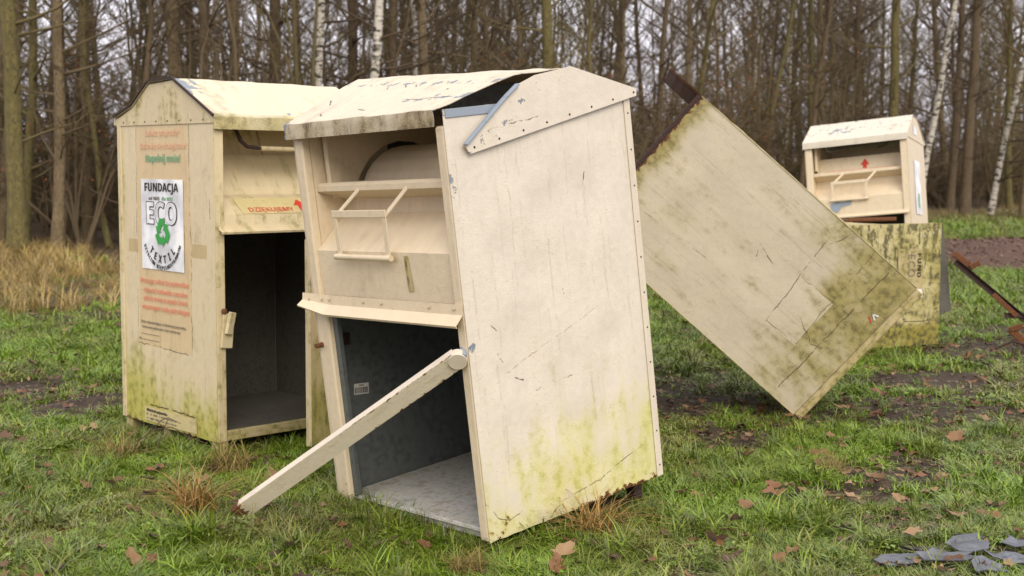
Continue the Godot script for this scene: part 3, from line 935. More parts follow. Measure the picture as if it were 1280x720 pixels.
# ---- the leaning bin in front, its right gable torn loose
func bin_with_loose_gable() -> void:
	var tr := Transform3D(Basis.from_euler(Vector3(0.112, -0.839, 0.031)), Vector3(-0.062, 0.077, -6.304))
	var b := thing("clothing_bin", "leaning cream clothing bin with loose gable, doorless opening and fallen locking bar", "clothing bin", tr, "wrecked clothing bins")
	keep_clear(tr, W / 2 - 0.03, D / 2 - 0.05)
	var base := Color(0.90, 0.858, 0.805)
	var rp := paint(640, 1060, 301, {"base": base, "grime": 0.16, "specks": 0.825, "drips": 46,
		"algae": func(u, v): return smoothstep(0.58, 0.95, v + 0.12 * (u - 0.5)) * 0.80 + smoothstep(0.75, 1.0, u) * smoothstep(0.5, 0.9, v) * 0.25 + smoothstep(0.25, 0.0, Vector2(u - 0.5, (v - 0.84) * 1.4).length()) * 0.25,
		"algae_color": Color(0.82, 0.79, 0.50), "algae_dark": Color(0.70, 0.69, 0.36),
		"rust": func(u, v): return smoothstep(0.975, 1.0, v) * smoothstep(0.35, 0.6, u) * smoothstep(1.02, 0.9, u) * 0.75 + smoothstep(0.12, 0.0, Vector2(u - 0.06, (v - 0.99) * 1.5).length()) * 0.25,
		"chips": func(u, v): return smoothstep(0.05, 0.0, u) * smoothstep(0.055, 0.0, absf(v - 0.16)) * 0.75 + smoothstep(0.04, 0.0, Vector2(u - 0.02, (v - 0.54) * 1.6).length()) * 0.6 + smoothstep(0.022, 0.012, v) * 0.8,
		"cracks": [[0.8, 0.5, 3.0, Vector2(0.32, 0.995), Vector2(0.42, 0.965), Vector2(0.62, 0.952), Vector2(0.72, 0.93), Vector2(0.90, 0.905)],
			[0.8, 0.5, 3.0, Vector2(0.0, 0.905), Vector2(0.05, 0.945), Vector2(0.11, 0.965), Vector2(0.18, 0.955)],
			[1.2, 0.8, 2.0, Vector2(0.22, 0.635), Vector2(0.26, 0.648)], [1.0, 0.6, 2.0, Vector2(0.14, 0.57), Vector2(0.17, 0.60)], [0.8, 0.3, 3.0, Vector2(0.32, 0.68), Vector2(0.42, 0.67), Vector2(0.52, 0.665)],
			[0.7, 0.25, 1.0, Vector2(0.18, 0.62), Vector2(0.45, 0.565), Vector2(0.72, 0.515)], [1.0, 0.7, 1.5, Vector2(0.515, 0.455), Vector2(0.52, 0.475)], [1.0, 0.7, 1.5, Vector2(0.70, 0.185), Vector2(0.695, 0.205)], [0.8, 0.5, 2.0, Vector2(0.12, 0.50), Vector2(0.15, 0.515)]]})
	M.b_right = painted("cream side panel with flaking paint", rp, 0.42, 0.20)
	var r := make_shell(b, {"right_paint": M.b_right, "paint": M.cream, "inside": M.zinc, "dent": 0.011, "sd": 40, "hem": 0.012})
	# rear trim strip with rivets
	part("corner_strip", box_mesh(Vector3(0.042, 1.82, 0.004), 0.0015), M.cream, r.right, at(0.5385, 0.915, 0.004))
	var rv := []
	for k in 11: rv.append(Vector3(0.54, 0.06 + 0.17 * k, 0.006))
	tag(part("rivets", rivets(rv, 0.005), M.bolt, r.right), "", "", "", "stuff")
	# posts
	part("front_post", box_mesh(Vector3(0.063, 1.80, 0.05), 0.010), M.cream_front, b, at(0.5400, 0.90, 0.5365))
	part("front_post", box_mesh(Vector3(0.063, 0.84, 0.05), 0.008), M.cream_front, b, at(-0.5400, 1.39, 0.5365))
	part("door_post", box_mesh(Vector3(0.100, 0.985, 0.05), 0.008), M.cream_front, b, at(-0.5215, 0.4905, 0.5365))
	part("door_jamb", box_mesh(Vector3(0.034, 0.97, 0.030), 0.004), M.zinc, b, at(-0.456, 0.485, 0.52))
	part("lintel", box_mesh(Vector3(0.97, 0.022, 0.03), 0.004), M.zinc, b, at(0.04, 0.972, 0.52))
	part("sill", box_mesh(Vector3(0.98, 0.045, 0.03), 0.004), M.floor_plate, b, at(0.04, 0.022, 0.515))
	var stb := tool()
	tube(stb, [Vector3(-0.545, 0.80, 0.56), Vector3(-0.545, 0.80, 0.60)], [0.014, 0.012], 8, true)
	part("bolt", done(stb), M.rust, b)
	make_hopper(b, M.cream_front)
	# a torn strip of tape on the hopper
	part("scrape_mark", sheet(0.035, 0.16, 0.0008, 1, 4, 0.001, 3), M.cream_mossy, b, Transform3D(Basis(Vector3(0, 0, 1), 0.06), Vector3(0.20, 1.088, 0.5455)))
	# lip: an angle strip, its left end sprung loose
	var lr := [Vector2(0.5675, 1.050), Vector2(0.570, 1.005), Vector2(0.612, 0.965), Vector2(0.606, 0.955)]
	var ll := [Vector2(0.600, 1.062), Vector2(0.605, 1.030), Vector2(0.640, 1.008), Vector2(0.636, 1.000)]
	var lm := []
	for k in 4: lm.append(lr[k] + Vector2(0.0, 0.0))
	part("lip", folded(lm, lr, -0.43, 0.567, 0.004, 12, 0.0015, 17, 3), M.cream_front, b)
	part("lip_end", folded(ll, lm, -0.603, -0.43, 0.004, 8, 0.0015, 18, 3), M.cream_front, b)
	var lv := []
	for x in [-0.56, -0.47, -0.42, -0.14, 0.0, 0.35, 0.52]: lv.append(Vector3(x, 1.030, 0.574 + maxf(0.0, -x - 0.43) * 0.16))
	tag(part("rivets", rivets(lv, 0.008), M.bolt_painted, b), "", "", "", "stuff")
	# roof, crushed on the right
	var rl := roof_profile(2.055, 2.05)
	var rr := roof_profile(1.978, 1.992)
	rr[1] = Vector2(0.59, 1.866)
	var mp := paint(640, 560, 311, {"base": Color(0.875, 0.825, 0.745), "grime": 0.35, "specks": 0.80,
		"algae": func(_u, v): return smoothstep(0.062, 0.05, v) * 0.75, "algae_color": Color(0.62, 0.55, 0.40), "algae_dark": Color(0.34, 0.28, 0.19),
		"chips": func(u, v): return (smoothstep(0.035, 0.0, absf(v - 0.355)) * 0.42 + smoothstep(0.06, 0.0, 1.0 - u) * smoothstep(0.05, 0.25, v) * 0.35 + smoothstep(0.04, 0.0, u) * smoothstep(0.16, 0.05, v) * 0.75 + smoothstep(0.02, 0.0, absf(v - 0.16 - 0.03 * u)) * smoothstep(0.55, 0.75, u) * 0.5 + 0.08 + smoothstep(0.03, 0.0, absf(v - 0.225)) * smoothstep(0.7, 0.85, u) * 0.35),
		"rust": func(u, v): return smoothstep(0.03, 0.0, Vector2(1.0 - u, (v - 0.34) * 0.8).length()) * 0.7,
		"crack_color": Color(0.20, 0.18, 0.18),
		"cracks": [[1.4, 0.8, 2.0, Vector2(0.62, 0.20), Vector2(0.78, 0.205), Vector2(0.93, 0.20)], [1.2, 0.7, 2.0, Vector2(0.06, 0.24), Vector2(0.12, 0.20)], [1.2, 0.7, 2.0, Vector2(0.18, 0.115), Vector2(0.21, 0.10)], [1.3, 0.7, 2.0, Vector2(0.42, 0.135), Vector2(0.48, 0.125)], [1.2, 0.7, 2.0, Vector2(0.34, 0.335), Vector2(0.36, 0.31)], [1.2, 0.7, 2.0, Vector2(0.45, 0.34), Vector2(0.475, 0.315)], [1.2, 0.7, 2.0, Vector2(0.52, 0.34), Vector2(0.54, 0.32)]]})
	M.b_roof = painted("cream roof with chipped paint", mp, 0.5, 0.25)
	part("roof_sheet", folded(rl, rr, -0.592, 0.548, 0.004, 28, 0.008, 23, 5, 0.02), M.b_roof, b)
	part("gable", plate(gable_outline(2.055, 2.05), 0.004), M.cream, b, Transform3D(LEFT, Vector3(-0.5815, 0, 0)))
	part("top_flange", box_mesh(Vector3(D - 0.02, 0.035, 0.004), 0.001), M.primer, r.right, at(0.0, 1.848, 0.0045))
	part("roof_brace", box_mesh(Vector3(0.006, 0.11, 0.5), 0.002), M.zinc, b, at(0.30, 1.90, 0.05))
	# loose gable plate, hung by its rear corner
	var gp := PackedVector2Array([Vector2(0.588, 1.836), Vector2(0.592, 1.869), Vector2(0.178, 1.997), Vector2(-0.044, 1.972), Vector2(-0.153, 1.938), Vector2(-0.235, 1.886), Vector2(-0.366, 1.792), Vector2(-0.478, 1.708), Vector2(-0.458, 1.671)])
	var gpm := painted("cream gable with chipped edge", paint(512, 192, 321, {"base": base, "grime": 0.15, "specks": 0.84, "chips": func(u, v): return smoothstep(0.10, 0.0, absf((v - 0.9) - (u - 0.06) * -1.9) * 0.5) * smoothstep(0.62, 0.35, u) * 0.30, "cracks": [[1.0, 0.5, 2.0, Vector2(0.14, 0.72), Vector2(0.40, 0.62)]]}), 0.5, 0.2)
	var lg := part("loose_gable", plate(gp, 0.004), gpm, b, Transform3D(RIGHT, Vector3(0.600, 0, 0)))
	var fl := tool()
	var edge := [Vector3(-0.155, 1.940, 0), Vector3(-0.237, 1.889, 0), Vector3(-0.368, 1.795, 0), Vector3(-0.482, 1.712, 0)]
	for k in 3: bar_between(fl, edge[k], edge[k + 1], 0.010, 0.026, Vector3(0, 0, 1), 0.002)
	part("gable_flange", done(fl), M.primer, lg, at(0, 0, 0.004))
	var gv := []
	for k in 8: gv.append(Vector3(-0.43 + 0.143 * k, 1.697 + 0.0222 * k, 0.0))
	tag(part("rivets", rivets(gv), M.bolt, lg), "", "", "", "stuff")
	# stickers on the lining inside
	var lin := Basis(Vector3(0, 0, -1), Vector3(0, 1, 0), Vector3(1, 0, 0))
	var s1 := part("barcode_label", box_mesh(Vector3(0.088, 0.055, 0.001), 0.0003), M.sticker, b, Transform3D(lin * Basis(Vector3(0, 0, 1), -0.12), Vector3(-0.5602, 0.532, 0.357)))
	var bars := tool()
	var xx := -0.038
	rng.seed = 19
	while xx < 0.036:
		var bw := rng.randf_range(0.0015, 0.004)
		bevel_box(bars, Vector3(bw, 0.030, 0.0006), at(xx, -0.007, 0.0009), 0.0001)
		xx += bw + rng.randf_range(0.0015, 0.004)
	tag(part("barcode", done(bars), M.ink_black, s1), "", "", "", "stuff")
	part("barcode_caption", box_mesh(Vector3(0.03, 0.006, 0.0006), 0.0001), M.ink_grey, s1, at(0, 0.018, 0.0009))
	part("dark_label", box_mesh(Vector3(0.082, 0.062, 0.001), 0.0003), M.dark_rust, b, Transform3D(lin * Basis(Vector3(0, 0, 1), -0.1), Vector3(-0.5602, 0.80, 0.428)))
	# locking bar: a steel channel still bolted to the right-hand post, its other end on the grass
	var p0 := Vector3(0.545, 0.815, 0.602)
	var p1 := tr.affine_inverse() * Vector3(-1.235, 0.075, -5.885)
	var bar := Node3D.new()
	bar.name = "locking_bar"
	b.add_child(bar, true)
	var dirv := (p1 - p0).normalized()
	var camv := (tr.affine_inverse() * Vector3(0.4, -1.6, 0) - p0).normalized()
	var side := dirv.cross(camv).normalized()
	var out := side.cross(dirv).normalized()
	var len := p0.distance_to(p1)
	var bm := painted("cream paint with rusted edges", paint(128, 1024, 331, {"base": Color(0.89, 0.84, 0.755), "grime": 0.2, "specks": 0.82, "rust": func(u, v): return smoothstep(0.04, 0.0, minf(v, 1 - v)) * 0.55 + smoothstep(0.14, 0.0, minf(u, 1 - u)) * smoothstep(0.45, 0.6, v) * 0.32}), 0.5, 0.25)
	part("bar_web", sheet(0.082, len, 0.004, 3, 60, 0.001, 71), bm, bar, Transform3D(Basis(dirv.cross(out), dirv, out), p0))
	for s in [-1.0, 1.0]:
		var st := tool()
		bar_between(st, p0 + side * 0.039 * s - out * 0.022, p1 + side * 0.039 * s - out * 0.022, 0.04, 0.004, side, 0.0015)
		part("bar_flange", done(st), M.cream, bar)
	var st4 := tool()
	bevel_box(st4, Vector3(0.080, 0.06, 0.034), Transform3D(Basis(dirv.cross(out), dirv, out), p1 - out * 0.016 + dirv * 0.022), 0.008)
	part("rusty_end", done(st4), M.rust, bar)
	st4 = tool()
	tube(st4, [p0 - out * 0.03, p0 + out * 0.010], [0.040, 0.040], 18, true)
	part("pivot", done(st4), M.cream, bar)
	st4 = tool()
	tube(st4, [p0 - out * 0.06 - dirv * 0.03, p0 + out * 0.002 - dirv * 0.035], [0.014, 0.013], 10, true)
	part("pivot_bolt", done(st4), M.primer, bar)
	for s in [[0.47, -0.46], [-0.47, -0.46]]: part("foot", box_mesh(Vector3(0.06, 0.10, 0.06), 0.006), M.dark_rust, b, at(s[0], -0.05, s[1]))

# ---- the bin tipped over on its corner
func tilted_bin() -> void:
	var rot := Basis.from_euler(Vector3(0.06, -0.140, 0.845))
	var tr := Transform3D(rot * Basis(Vector3.UP, PI), Vector3(2.239, 0.452, -8.456) + rot * Vector3(0, 0, -D / 2))
	var b := thing("clothing_bin", "cream clothing bin tipped over on one corner, plain stained back turned outward", "clothing bin", tr, "wrecked clothing bins")
	var bp := paint(640, 1040, 401, {"drips": 70, "base": Color(0.81, 0.76, 0.68), "grime": 0.35, "grime_color": Color(0.50, 0.44, 0.33), "specks": 0.81,
		"algae": func(u, v): return (0.5 if u > 0.30 and u < 0.62 and v > 0.69 and v < 0.83 else 1.0) * (smoothstep(0.12, 0.0, v) * 0.95 + smoothstep(0.70, 0.82, v) * (0.55 + 0.35 * smoothstep(0.1, 0.6, u)) + smoothstep(0.16, 0.02, Vector2((u - 0.42), (v - 0.22) * 1.3).length()) * 0.45 + smoothstep(0.25, 0.05, Vector2((u - 0.9) * 0.7, (v - 0.66) * 1.4).length()) * 0.45 + 0.16 + smoothstep(0.12, 0.0, Vector2((u - 0.15), (v - 0.30)).length()) * 0.3),
		"algae_color": Color(0.58, 0.53, 0.30), "algae_dark": Color(0.38, 0.35, 0.20),
		"rust": func(u, v): return smoothstep(0.022, 0.004, v) * 0.75,
		"cracks": [[1.2, 0.6, 2.0, Vector2(0.06, 0.895), Vector2(0.96, 0.893)], [1.0, 0.55, 2.0, Vector2(0.30, 0.70), Vector2(0.92, 0.66)], [0.9, 0.5, 2.0, Vector2(0.30, 0.70), Vector2(0.31, 0.83)], [0.9, 0.5, 2.0, Vector2(0.31, 0.83), Vector2(0.97, 0.81)], [0.9, 0.45, 2.0, Vector2(0.62, 0.685), Vector2(0.63, 0.89)], [1.1, 0.7, 3.0, Vector2(0.44, 0.78), Vector2(0.37, 0.87), Vector2(0.385, 0.91)], [1.0, 0.6, 2.0, Vector2(0.52, 0.53), Vector2(0.60, 0.50), Vector2(0.56, 0.58)], [1.2, 0.5, 4.0, Vector2(0.78, 0.66), Vector2(0.96, 0.70)], [0.7, 0.3, 1.0, Vector2(0.3, 0.12), Vector2(0.34, 0.42)]]})
	M.c_back = painted("dirty cream panel with moss", bp, 0.6, 0.2)
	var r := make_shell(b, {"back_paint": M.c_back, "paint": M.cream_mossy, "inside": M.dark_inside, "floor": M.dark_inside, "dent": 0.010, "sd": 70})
	part("front_post", box_mesh(Vector3(0.063, 1.80, 0.05), 0.008), M.cream_mossy, b, at(0.5400, 0.90, 0.5365))
	part("front_post", box_mesh(Vector3(0.063, 1.80, 0.05), 0.008), M.cream_mossy, b, at(-0.5400, 0.90, 0.5365))
	part("base_skirt", box_mesh(Vector3(W - 0.01, 0.060, 0.06), 0.006), M.cream_mossy, b, at(0, -0.0315, -0.520))
	part("base_skirt", box_mesh(Vector3(W - 0.02, 0.035, 0.05), 0.006), M.cream_mossy, b, at(0, -0.019, 0.530))
	part("top_rail", box_mesh(Vector3(W, 0.03, 0.03), 0.004), M.dark_rust, b, at(0, 1.872, -0.545))
	part("top_rail", box_mesh(Vector3(W, 0.03, 0.03), 0.004), M.dark_rust, b, at(0, 1.872, 0.545))
	# remains of the roof: a torn, curled strip at the outer top corner
	var pr := []
	var cu := [Vector2(-0.545, 1.86), Vector2(-0.55, 1.93), Vector2(-0.545, 2.00), Vector2(-0.52, 2.07), Vector2(-0.47, 2.13)]
	for q in cu: pr.append(Vector2(q.x + 0.05, q.y - 0.02))
	part("torn_roof_strip", folded(cu, pr, -0.575, -0.48, 0.004, 6, 0.008, 77, 3), M.dark_rust, b)
	var cv := []
	for q in cu: cv.append(Vector2(q.x - 0.02, q.y))
	part("torn_roof_flange", folded(cv, cu, -0.577, -0.565, 0.018, 2, 0.0, 78, 3), M.rust, b)
	var scr := tool()
	for q in [[Vector2(0.215, 0.055), Vector2(0.235, 0.095)]]:
		bar_between(scr, Vector3(q[0].x, q[0].y, 0.006), Vector3(q[1].x, q[1].y, 0.006), 0.008, 0.001, Vector3(0, 0, 1), 0.0002)
	part("red_scrawl", done(scr), M.ink_red, r.back)
	scr = tool()
	for q in [[Vector2(0.24, 0.05), Vector2(0.262, 0.085)], [Vector2(0.262, 0.085), Vector2(0.275, 0.05)]]:
		bar_between(scr, Vector3(q[0].x, q[0].y, 0.0065), Vector3(q[1].x, q[1].y, 0.0065), 0.010, 0.001, Vector3(0, 0, 1), 0.0002)
	part("white_scrawl", done(scr), M.poster, r.back)

# ---- the bin that stands behind
func bin_behind() -> void:
	var tr := Transform3D(Basis.from_euler(Vector3(-0.083, -0.469, 0.099)), Vector3(4.241, 0.096, -15.198))
	var b := thing("clothing_bin", "pale clothing bin with red arrow in its hatch, standing behind the mossy one", "clothing bin", tr, "wrecked clothing bins")
	keep_clear(tr, W / 2, D / 2)
	make_shell(b, {"paint": M.cream_front, "inside": M.dark_inside, "sd": 100})
	part("front_post", box_mesh(Vector3(0.075, 1.80, 0.05), 0.008), M.cream_front, b, at(0.5338, 0.90, 0.5365))
	part("front_post", box_mesh(Vector3(0.075, 1.80, 0.05), 0.008), M.cream_front, b, at(-0.5338, 0.90, 0.5365))
	part("roof_sheet", folded(roof_profile(2.12, 2.11), roof_profile(2.12, 2.11), -0.59, 0.59, 0.004, 16, 0.006, 25, 4), painted("peeling cream roof", paint(384, 384, 501, {"base": Color(0.87, 0.83, 0.77), "grime": 0.3, "specks": 0.82, "chips": func(u, v): return 0.30 * smoothstep(0.08, 0.2, v) + smoothstep(0.18, 0.0, Vector2(u - 0.35, v - 0.22).length()) * 0.35}), 0.5, 0.2), b)
	part("gable", plate(gable_outline(2.12, 2.11), 0.004), M.cream_front, b, Transform3D(LEFT, Vector3(-0.5815, 0, 0)))
	part("gable", plate(flip_x(gable_outline(2.12, 2.11)), 0.004), M.cream_front, b, Transform3D(RIGHT, Vector3(0.5815, 0, 0)))
	make_hopper(b, M.cream_front, 0.06)
	var lip := [Vector2(0.566, 1.02), Vector2(0.570, 1.0), Vector2(0.604, 0.985), Vector2(0.600, 0.973)]
	part("lip", folded(lip, lip, -0.56, 0.56, 0.004, 6, 0.001, 14, 2), M.cream_front, b)
	# inner flap with the red arrow, seen over the bar
	var flap := part("inner_flap", sheet(0.98, 0.20, 0.004, 6, 3, 0.002, 7), M.cream_front, b, Transform3D(Basis(Vector3(1, 0, 0), -0.25), Vector3(0.0, 1.50, 0.33)))
	part("arrow", plate(PackedVector2Array([Vector2(-0.022, 0.05), Vector2(0.022, 0.05), Vector2(0.022, 0.09), Vector2(0.05, 0.09), Vector2(0, 0.165), Vector2(-0.05, 0.09), Vector2(-0.022, 0.09)]), 0.001), M.ink_red, flap, at(0.05, 0, 0.005))
	part("red_rule", box_mesh(Vector3(0.8, 0.012, 0.001), 0.0003), M.ink_red_mid, flap, at(0.03, 0.035, 0.004))
	var st := tool()
	part("scraped_patch", plate(PackedVector2Array([Vector2(-0.12, -0.05), Vector2(-0.05, -0.08), Vector2(0.0, -0.02), Vector2(0.10, 0.0), Vector2(0.12, 0.06), Vector2(0.02, 0.04), Vector2(-0.06, 0.05), Vector2(-0.13, 0.02)]), 0.001), M.primer, b, at(-0.19, 1.12, 0.548))
	# faded poster on the right-hand side
	part("poster", sheet(0.36, 0.62, 0.0015, 4, 4, 0.001, 8), M.poster, b, Transform3D(RIGHT, Vector3(0.582, 0.98, 0.03)))
	part("poster_print", box_mesh(Vector3(0.001, 0.16, 0.10), 0.0003), M.ink_teal, b, at(0.5845, 1.14, 0.03))
	part("gable_sticker", box_mesh(Vector3(0.001, 0.10, 0.22), 0.0003), M.poster, b, at(0.586, 1.95, 0.05))
	add_feet(b, M.cream_mossy, 0.10)

# ---- the mossy bin lying on its back
func mossy_bin() -> void:
	# its right side faces the camera, its roof end points right
	var yaw := 0.52
	var ex := Vector3(cos(yaw), 0, -sin(yaw))       # bin up
	var rt := Vector3(sin(yaw), 0, cos(yaw))        # bin right, towards the camera
	var basis := Basis(rt, ex, Vector3.UP)          # x right, y up, z front
	var end := Vector3(3.97, 0.0, -12.05)           # near bottom corner of the roof end
	var org := end - ex * HE - rt * (W / 2) + Vector3.UP * (D / 2 + 0.03)
	var tr := Transform3D(basis, org)
	var b := thing("clothing_bin", "mossy blackened clothing bin lying on its back with a sideways torn poster", "clothing bin", tr, "wrecked clothing bins")
	boxes.append([Transform3D(Basis(ex, Vector3.UP, rt), end - ex * HE * 0.5 - rt * W * 0.5).affine_inverse(), HE / 2, W / 2 - 0.03])
	var lich := FastNoiseLite.new()
	lich.seed = 67
	lich.frequency = 9.0
	lich.fractal_octaves = 5
	var soot := func(c: Color, u: float, v: float) -> Color:
		var k := 0.7 * lich.get_noise_2d(u * D * 0.45, v * HE * 1.3) + 0.4 * lich.get_noise_2d(u * 3.0, v * 5.0) + 0.16 * smoothstep(0.5, 0.0, u) + 0.14 * smoothstep(0.80, 0.84, u) - 0.25 * smoothstep(0.22, 0.10, Vector2(u - 0.48, (v - 0.22) * 1.3).length())
		return c.lerp(Color(0.17, 0.16, 0.11), smoothstep(0.05, 0.45, k) * 0.62)
	var rp := paint(560, 928, 601, {"special": soot, "base": Color(0.84, 0.79, 0.60), "grime": 0.5, "grime_color": Color(0.34, 0.33, 0.18), "specks": 0.66,
		"algae": func(u, v): return 0.50 + 0.20 * smoothstep(0.5, 0.0, v) - 0.5 * smoothstep(0.2, 0.05, Vector2(u - 0.45, (v - 0.30) * 1.3).length()) + smoothstep(0.80, 0.86, u) * 0.5,
		"algae_color": Color(0.56, 0.52, 0.20), "algae_dark": Color(0.20, 0.19, 0.12),
		"chips": func(u, v): return smoothstep(0.07, 0.0, Vector2(u - 0.35, v - 0.10).length()) * 0.4,
		"cracks": [[1.5, 0.6, 2.0, Vector2(0.80, 0.0), Vector2(0.78, 0.9)]]})
	M.e_right = painted("mossy panel", rp, 0.8, 0.3)
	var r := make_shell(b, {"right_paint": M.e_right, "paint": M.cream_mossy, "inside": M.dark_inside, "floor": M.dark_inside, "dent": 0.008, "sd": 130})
	part("front_post", box_mesh(Vector3(0.063, 1.80, 0.05), 0.008), M.cream_mossy, b, at(0.5400, 0.90, 0.5365))
	part("front_post", box_mesh(Vector3(0.063, 1.80, 0.05), 0.008), M.cream_mossy, b, at(-0.5400, 0.90, 0.5365))
	part("hatch_sheet", box_mesh(Vector3(1.02, 1.0, 0.006), 0.002), M.cream_mossy, b, at(0, 1.2, 0.53))
	part("bent_flap", plate(PackedVector2Array([Vector2(-0.52, 0), Vector2(0.30, 0.0), Vector2(0.26, 0.16), Vector2(0.0, 0.12), Vector2(-0.3, 0.07), Vector2(-0.52, 0.02)]), 0.004), M.dark_inside, b, Transform3D(RIGHT, Vector3(0.57, 1.87, 0.0)))
	var po := part("poster_remains", plate(PackedVector2Array([Vector2(-0.22, -0.16), Vector2(0.10, -0.15), Vector2(0.20, -0.06), Vector2(0.18, 0.16), Vector2(-0.05, 0.17), Vector2(-0.10, 0.13), Vector2(-0.21, 0.15)]), 0.001), M.cream_mossy, r.right, at(-0.12, 1.47, 0.008))
	print_text(po, "FUND", -0.06, 0.11, 0.045, M.ink_black, 0.003, 0.22)
	print_text(po, "ECO", -0.06, 0.01, 0.09, M.ink_grey, 0.003, 0.2, false)
	part("torn_flap", plate(PackedVector2Array([Vector2(-0.06, 0), Vector2(0.07, 0.02), Vector2(0.05, 0.10), Vector2(-0.03, 0.12)]), 0.002), M.poster, r.right, Transform3D(Basis(Vector3(0, 1, 0), -0.5), Vector3(0.06, 1.50, 0.02)))

# ---- one more bin lying behind the front one: the tipped bin leans on it
func hidden_bin() -> void:
	var basis := Basis(Vector3(0, 0, 1), Vector3(-1, 0, 0), Vector3(0, -1, 0)).rotated(Vector3.UP, 0.08)
	var tr := Transform3D(basis, Vector3(0.60, D / 2 + 0.02, -9.05))
	var b := thing("clothing_bin", "overturned clothing bin lying face down that props up the tipped one", "clothing bin", tr, "wrecked clothing bins")
	boxes.append([Transform3D(Basis(), Vector3(-0.33, 0, -9.05)).affine_inverse(), 0.95, 0.55])
	make_shell(b, {"paint": M.cream_mossy, "inside": M.dark_inside, "floor": M.dark_inside, "sd": 160})
	part("front_post", box_mesh(Vector3(0.063, 1.80, 0.05), 0.008), M.cream_mossy, b, at(0.5400, 0.90, 0.5365))
	part("front_post", box_mesh(Vector3(0.063, 1.80, 0.05), 0.008), M.cream_mossy, b, at(-0.5400, 0.90, 0.5365))

